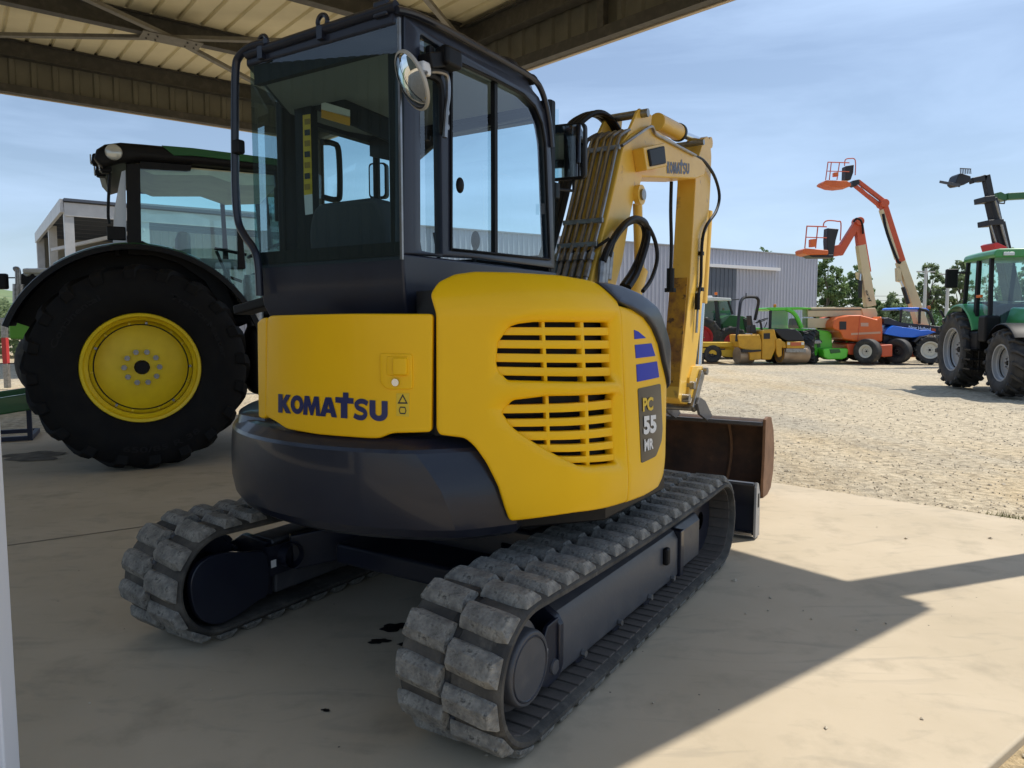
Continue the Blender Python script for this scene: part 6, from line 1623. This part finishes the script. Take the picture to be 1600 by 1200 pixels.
# -- blue telehandler
f = Far('blue_telehandler', 'blue and black telescopic handler with cream front rim right of the orange lift', 'telehandler', 25.8, 1430)
f.poly('cab_roof', Q2([(618, 262), (640, 252), (760, 250), (840, 258), (865, 275), (850, 282), (780, 268), (660, 268), (625, 275)]), M_nhb, 0, 1.2, .03)
f.poly('cab_pillar', Q2([(640, 268), (655, 268), (645, 380), (635, 380)]), M_blk, 0, .1)
f.tube('cab_frame', Q2([(780, 262), (850, 285), (880, 340), (895, 390)]), .05, M_blk, .0)
f.bar('cab_pillar', Q2([(785, 268)])[0], Q2([(782, 380)])[0], .07, .07, M_blk, 0)
f.pane('side_window', Q2([(652, 268), (790, 266), (860, 292), (890, 385), (645, 375)]), M_gclear, .04)
f.pane('windscreen', Q2([(868, 275), (950, 275), (975, 395), (898, 390)]), M_gteal, .3)
f.poly('far_frame', Q2([(940, 270), (960, 275), (990, 330), (975, 335)]), M_blk, .9, .1)
f.poly('boom', Q2([(500, 335), (540, 330), (640, 370), (880, 392), (962, 402), (955, 470), (900, 462), (760, 420), (580, 395), (505, 380)]), mat('boom_navy', (.012, .014, .03), .4), -.1, .5, .03)
f.poly('bonnet', Q2([(515, 455), (545, 415), (580, 394), (740, 418), (795, 430), (850, 428), (915, 445), (880, 456), (810, 478), (740, 488), (640, 484), (520, 462)]), M_nhb, -.25, 1.2, .05)
f.poly('chassis', Q2([(500, 460), (640, 480), (760, 485), (800, 470), (740, 600), (500, 590)]), mat('chassis_violet_black', (.018, .016, .03), .45), 0, 1.6, .04)
f.poly('axle_guard', Q2([(690, 590), (760, 590), (760, 640), (700, 640)]), M_orr, .2, .4, .02)
f.poly('front_fender', Q2([(740, 520), (790, 478), (860, 470), (930, 480), (930, 492), (860, 482), (800, 492), (750, 530)]), M_blk, -.4, .5, .02)
f.wheel(1280 + .2 * 858, .50, .29, .40, M_whr, -.35, (-.35, -.94, 0), 14); f.wheel(1280 + .2 * 520, .50, .29, .40, M_whr, .2, (-.35, -.94, 0), 14)
f.wheel(1280 + .2 * 858, .50, .29, .40, M_whr, 1.5, (-.35, -.94, 0), 14); f.wheel(1280 + .2 * 520, .50, .29, .40, M_whr, 1.7, (-.35, -.94, 0), 14)
bm = text2d('New Holland', .02); q4c = Q2([(700, 393), (872, 410), (872, 436), (700, 416)])
ff = f
def fnn(u, v):
    p = bilerp([Vector((x, y, 0)) for x, y in q4c], u, v); return ff.p(p.x, p.y, -.115)
print3d(bm, fnn, 'lettering', M_white, f.t)
f.poly('emblem', Q2([(880, 415), (910, 418), (910, 440), (880, 436)]), M_orr, -.12, .01, 0)
f.poly('beacon', Q2([(850, 240), (872, 240), (872, 262), (850, 262)]), M_amber, .3, .1, .01)
# -- black telescopic handler with raised boom behind the green tractor
f = Far('black_telehandler', 'black telescopic handler boom with pallet forks raised behind the green tractor', 'telehandler', 24.0, 1585)
f.bar('base_boom', (1585, 480), Q4([(705, 590)])[0], .42, .40, M_blk, .5, .02, .36, .34)
f.bar('middle_boom', Q4([(720, 700)])[0], Q4([(645, 365)])[0], .30, .28, M_blk, .5, .02)
f.bar('inner_boom', Q4([(650, 400)])[0], Q4([(598, 145)])[0], .20, .20, M_blk, .5, .01)
for a, b in (((640, 590), (705, 800)), ((740, 600), (800, 820)), ((690, 380), (740, 560)), ((700, 400), (815, 850))):
    f.tube('boom_pipe', Q4([a, b]), .03, M_steel, .25)
for c0, w_ in (((700, 590), 72), ((642, 370), 48)):
    f.poly('boom_collar', Q4([(c0[0] - w_, c0[1] - 28), (c0[0] + w_, c0[1] - 40), (c0[0] + w_ + 8, c0[1] + 15), (c0[0] - w_ + 5, c0[1] + 25)]), M_blk, .22, .6, .02)
f.poly('boom_guard', Q4([(675, 785), (710, 770), (750, 790), (800, 815), (808, 860), (700, 862)]), mat('guard_red', (.55, .03, .03), .4), .15, .7, .02)
f.poly('boom_head', Q4([(478, 165), (560, 148), (600, 135), (624, 148), (610, 195), (570, 200), (530, 200), (490, 218)]), M_blk, .4, .25, .02)
f.poly('carriage', Q4([(318, 215), (345, 140), (370, 120), (465, 150), (462, 200), (400, 232), (345, 240)]), M_blk, .2, .5, .03)
for k_ in range(7): f.tube('carriage_bar', Q4([(362 + 16 * k_, 78 + k_ * .5), (366 + 16 * k_, 130)]), .014, M_frame, .05 + .0 * k_)
f.tube('carriage_rail', Q4([(360, 78), (464, 84)]), .016, M_frame, .05)
for dy in (.22, .65): f.bar('fork', Q4([(360, 240)])[0], Q4([(168, 203)])[0], .10, .045, M_frame, dy, .004, .08, .02)
f.poly('body', [(1560, 470), (1660, 470), (1660, 545), (1560, 545)], M_blk, .2, 1.7, .06)
for px in (1570, 1650):
    for dy in (.0, 2.0): f.wheel(px, .58, .3, .42, M_rdr, dy, nl=0)
# -- green boom reaching in at the right edge
f = Far('green_loader', 'green telescopic boom reaching in from beyond the right edge of the picture', 'telehandler', 29.0, 1690)
f.bar('boom', Q4([(790, 345)])[0], (1672, 302), .26, .30, M_grd, .5, .02)
f.bar('boom', (1668, 302), (1720, 490), .34, .36, M_grd, .5, .02)
f.poly('boom_head', Q4([(715, 305), (745, 296), (800, 325), (830, 350), (800, 382), (770, 380), (720, 360)]), M_grd, .4, .45, .02)
f.tube('fork_frame', Q4([(725, 380), (722, 405), (775, 408), (780, 375)]), .03, M_frame, .4, smooth=False)
f.bar('fork', Q4([(700, 405)])[0], Q4([(525, 402)])[0], .1, .04, M_frame, .4, .004)
f.poly('body', [(1660, 480), (1770, 480), (1770, 545), (1660, 545)], M_grd, .2, 1.7, .06)
for px in (1675, 1755):
    for dy in (.0, 2.0): f.wheel(px, .58, .3, .42, M_jdy, dy, nl=0)
# ================================================================ trees, hedge, poles, hills
M_leaf = mat('leaves', (.13, .20, .075), .75, col2=(.20, .28, .12), nscale=.9, nlo=.35, nhi=.65, spec=.3)
M_leaf2 = mat('leaves_pale', (.19, .26, .12), .75, col2=(.28, .34, .19), nscale=.9, nlo=.35, nhi=.65, spec=.3)
for m__ in (M_leaf, M_leaf2):
    n, l = m__.node_tree.nodes, m__.node_tree.links
    b = n['Principled BSDF']; tr = n.new('ShaderNodeBsdfTranslucent'); ms = n.new('ShaderNodeMixShader'); ms.inputs[0].default_value = .5
    src = b.inputs['Base Color'].links[0].from_socket; l.new(src, tr.inputs['Color']); l.new(b.outputs[0], ms.inputs[1]); l.new(tr.outputs[0], ms.inputs[2]); l.new(ms.outputs[0], n['Material Output'].inputs['Surface'])
M_bark = mat('bark', (.12, .10, .075), .9, col2=(.20, .17, .13), nscale=6, bump=.3)
def leaf(bm, p, s, rnd):
    n_ = Vector((rnd.gauss(0, 1), rnd.gauss(0, 1), rnd.gauss(.6, 1))).normalized(); x, y = frame_of(n_)
    a = rnd.uniform(0, 6.3); u = x * math.cos(a) + y * math.sin(a); v = n_.cross(u)
    bm.faces.new([bm.verts.new(q) for q in (p - u * s, p - v * s * .55 + u * .1 * s, p + u * s, p + v * s * .55)])
def tree(base, H, crown, seed, label, m=M_leaf, nleaf=3200, ls=.17, trunk_r=.16, clumps=46, group=None, name='tree'):
    """crown = (radius x, radius y, bottom fraction)"""
    rnd = random.Random(seed); rx, ry, bf = crown
    t = thing(name, label, 'tree', tuple(base), 0, group)
    k = MB(); lean = Vector((rnd.uniform(-.06, .06) * H, rnd.uniform(-.06, .06) * H, 0))
    k.tube(catmull([Vector((0, 0, 0)), lean * .3 + Vector((0, 0, H * .35)), lean * .7 + Vector((0, 0, H * .65)), lean + Vector((0, 0, H * .9))], 4), trunk_r, 8, True, trunk_r * .15)
    tk = k.build('trunk', M_bark, t)
    cl = []
    for i in range(clumps):
        while True:
            v = Vector((rnd.uniform(-1, 1), rnd.uniform(-1, 1), rnd.uniform(-1, 1)))
            if .25 < v.length < 1: break
        zc = H * (bf + (1 - bf) * .5); rz_ = H * (1 - bf) * .5
        taper = 1 - .35 * max(0, v.z)
        c_ = Vector((v.x * rx * taper, v.y * ry * taper, zc + v.z * rz_)); cl.append((c_, rnd.uniform(.10, .24) * (rx + ry) * .5))
    for i in range(0, len(cl), 7):
        c_ = cl[i][0]; z0 = min(H * .8, max(H * .2, c_.z * rnd.uniform(.45, .75))); a = lean * (z0 / H) + Vector((0, 0, z0))
        q = MB(); q.tube(catmull([a, a.lerp(c_, .5) + Vector((0, 0, .06 * H)), c_], 3), trunk_r * .35, 6, True, .012); q.build('limb', M_bark, t)
    bm = bmesh.new(); per = int(nleaf * 1.5) // len(cl)
    for c_, r_ in cl:
        for _ in range(per):
            d = Vector((rnd.gauss(0, 1), rnd.gauss(0, 1), rnd.gauss(0, .8))); d = d.normalized() * r_ * (rnd.random() ** .38)
            leaf(bm, c_ + d, ls * rnd.uniform(.6, 1.3), rnd)
    link_bm(bm, 'crown', m, t, smooth=False)
    return t
def treepx(px, top, Y, width_px, bf, seed, label, m=M_leaf, nleaf=3200, name='tree', grp='trees behind the yard', ls=.13, clumps=95):
    p = wp(px, 506, Y); H = CAMH + (506 - top) / FPX * Y; w = width_px / FPX * Y / 2
    return tree(Vector((p.x, Y, -.03)), H, (w, w * .9, bf), seed, label, m, nleaf, ls, .018 * H + .05, clumps, grp, name)
treepx(1292, 402, 62, 62, .22, 11, 'tall leafy tree just right of the warehouse corner', nleaf=4200)
treepx(1338, 412, 66, 56, .20, 12, 'leafy tree directly behind the lower lift boom', nleaf=3600)
treepx(1262, 420, 74, 50, .2, 18, 'tree mostly hidden behind the warehouse corner', nleaf=2000)
treepx(1400, 458, 58, 60, .05, 13, 'low yellow green bush between the two lift booms', M_leaf2, 3200, 'bush', ls=.14)
treepx(1370, 466, 60, 40, .05, 23, 'small dark bush at the foot of the lower lift boom', M_leaf, 2200, 'bush', ls=.14)
treepx(1452, 410, 64, 52, .22, 14, 'airy pale tree right of the higher lift boom', M_leaf2, 3000, clumps=80)
treepx(1494, 408, 62, 54, .22, 15, 'airy tree beside the mirror of the right hand tractor', M_leaf2, 3000, clumps=80)
treepx(1188, 386, 95, 44, .5, 16, 'treetop showing above the warehouse roof', M_leaf, 1800)
treepx(1560, 384, 70, 60, .2, 17, 'tree behind the cab of the right hand tractor', M_leaf2, 2600)
treepx(1615, 392, 66, 60, .2, 19, 'tree at the right edge behind the tractor roof', M_leaf, 2600)
# hedge along the far side
bm = bmesh.new(); rnd = random.Random(8)
for i in range(15000):
    px = rnd.uniform(1215, 1760); Y = rnd.uniform(66, 70); p = wp(px, 506, Y)
    hgt = 2.3 + .5 * math.sin(px * .07) + .4 * math.sin(px * .19)
    leaf(bm, Vector((p.x, Y, rnd.random() ** .7 * hgt)), .16 * rnd.uniform(.6, 1.3), rnd)
o = link_bm(bm, 'hedge', M_leaf, smooth=False); tag(o, 'dark green hedge closing off the far side of the yard', 'hedge', kind='stuff')
bm = bmesh.new()
for i in range(7000):
    px = rnd.uniform(-120, 60); Y = rnd.uniform(30, 33); p = wp(px, 506, Y)
    leaf(bm, Vector((p.x, Y, rnd.random() ** .7 * (2.2 + .3 * math.sin(px * .2)))), .10 * rnd.uniform(.6, 1.3), rnd)
o = link_bm(bm, 'hedge', M_leaf2, smooth=False); tag(o, 'yellow green hedge at the left edge beyond the slab', 'hedge', kind='stuff')
# hills
M_hill = mat('hill_fields', (.10, .17, .06), .9, col2=(.19, .22, .10), nscale=.012, nlo=.4, nhi=.6, col3=(.05, .09, .035), n3scale=.03, n3lo=.55, n3hi=.62)
k = MB(); rings = []
for j in range(9):
    t = j / 8; Y = 260 + 520 * t
    rings.append([Vector((-900 + 60 * i, Y, -.5 + (34 * math.sin(t * PI * .55)) * max(0, min(1, (16 - i) / 9)) * (1 + .25 * math.sin(i * 1.3 + j)))) for i in range(24)])
k.loft(rings, caps=False, closed=False); o = k.build('hills', M_hill, ang=80); struct(o, 'low green hills on the left horizon')
# field beyond the yard
k = MB(); k.face([Vector((-900, 75, -.028)), Vector((900, 75, -.028)), Vector((900, 1400, -.028)), Vector((-900, 1400, -.028))]); o = k.build('field', M_hill); struct(o, 'green field beyond the yard')
# power line
M_pole = mat('pole_concrete', (.5, .5, .48), .8)
tops = []
for px, top in ((1443, 420), (1478, 424)):
    Y = 56; p = wp(px, 506, Y); H = CAMH + (506 - top) / FPX * Y
    lab = 'pale concrete power pole right of the higher lift boom' if px == 1443 else 'pale concrete power pole nearest the right hand tractor'
    t = thing('power_pole', lab, 'pole', (p.x, Y, 0), 0, 'power poles'); k = MB(); k.cyl((0, 0, 0), (0, 0, H), .15, 10, .10); k.build('pole_shaft', M_pole, t)
    k = MB(); k.bar((-.7, 0, H - .25), (.7, 0, H - .25), .08, .1); k.build('crossarm', M_pole, t)
for z, nm, lab in ((458, 'power_line', 'uppermost thin power line crossing behind the lift booms'), (465, 'power_line', 'middle thin power line crossing behind the lift booms'), (471, 'power_line', 'lowest thin power line crossing behind the lift booms')):
    a, b = wp(1345, z + 4, 75), wp(1478, z - 6, 56); c_ = a.lerp(b, .5) + Vector((0, 0, -.25)); k = MB(); k.tube(catmull([a, c_, b], 5), .018, 5); tag(k.build(nm, M_black), lab, 'cable', 'power lines')
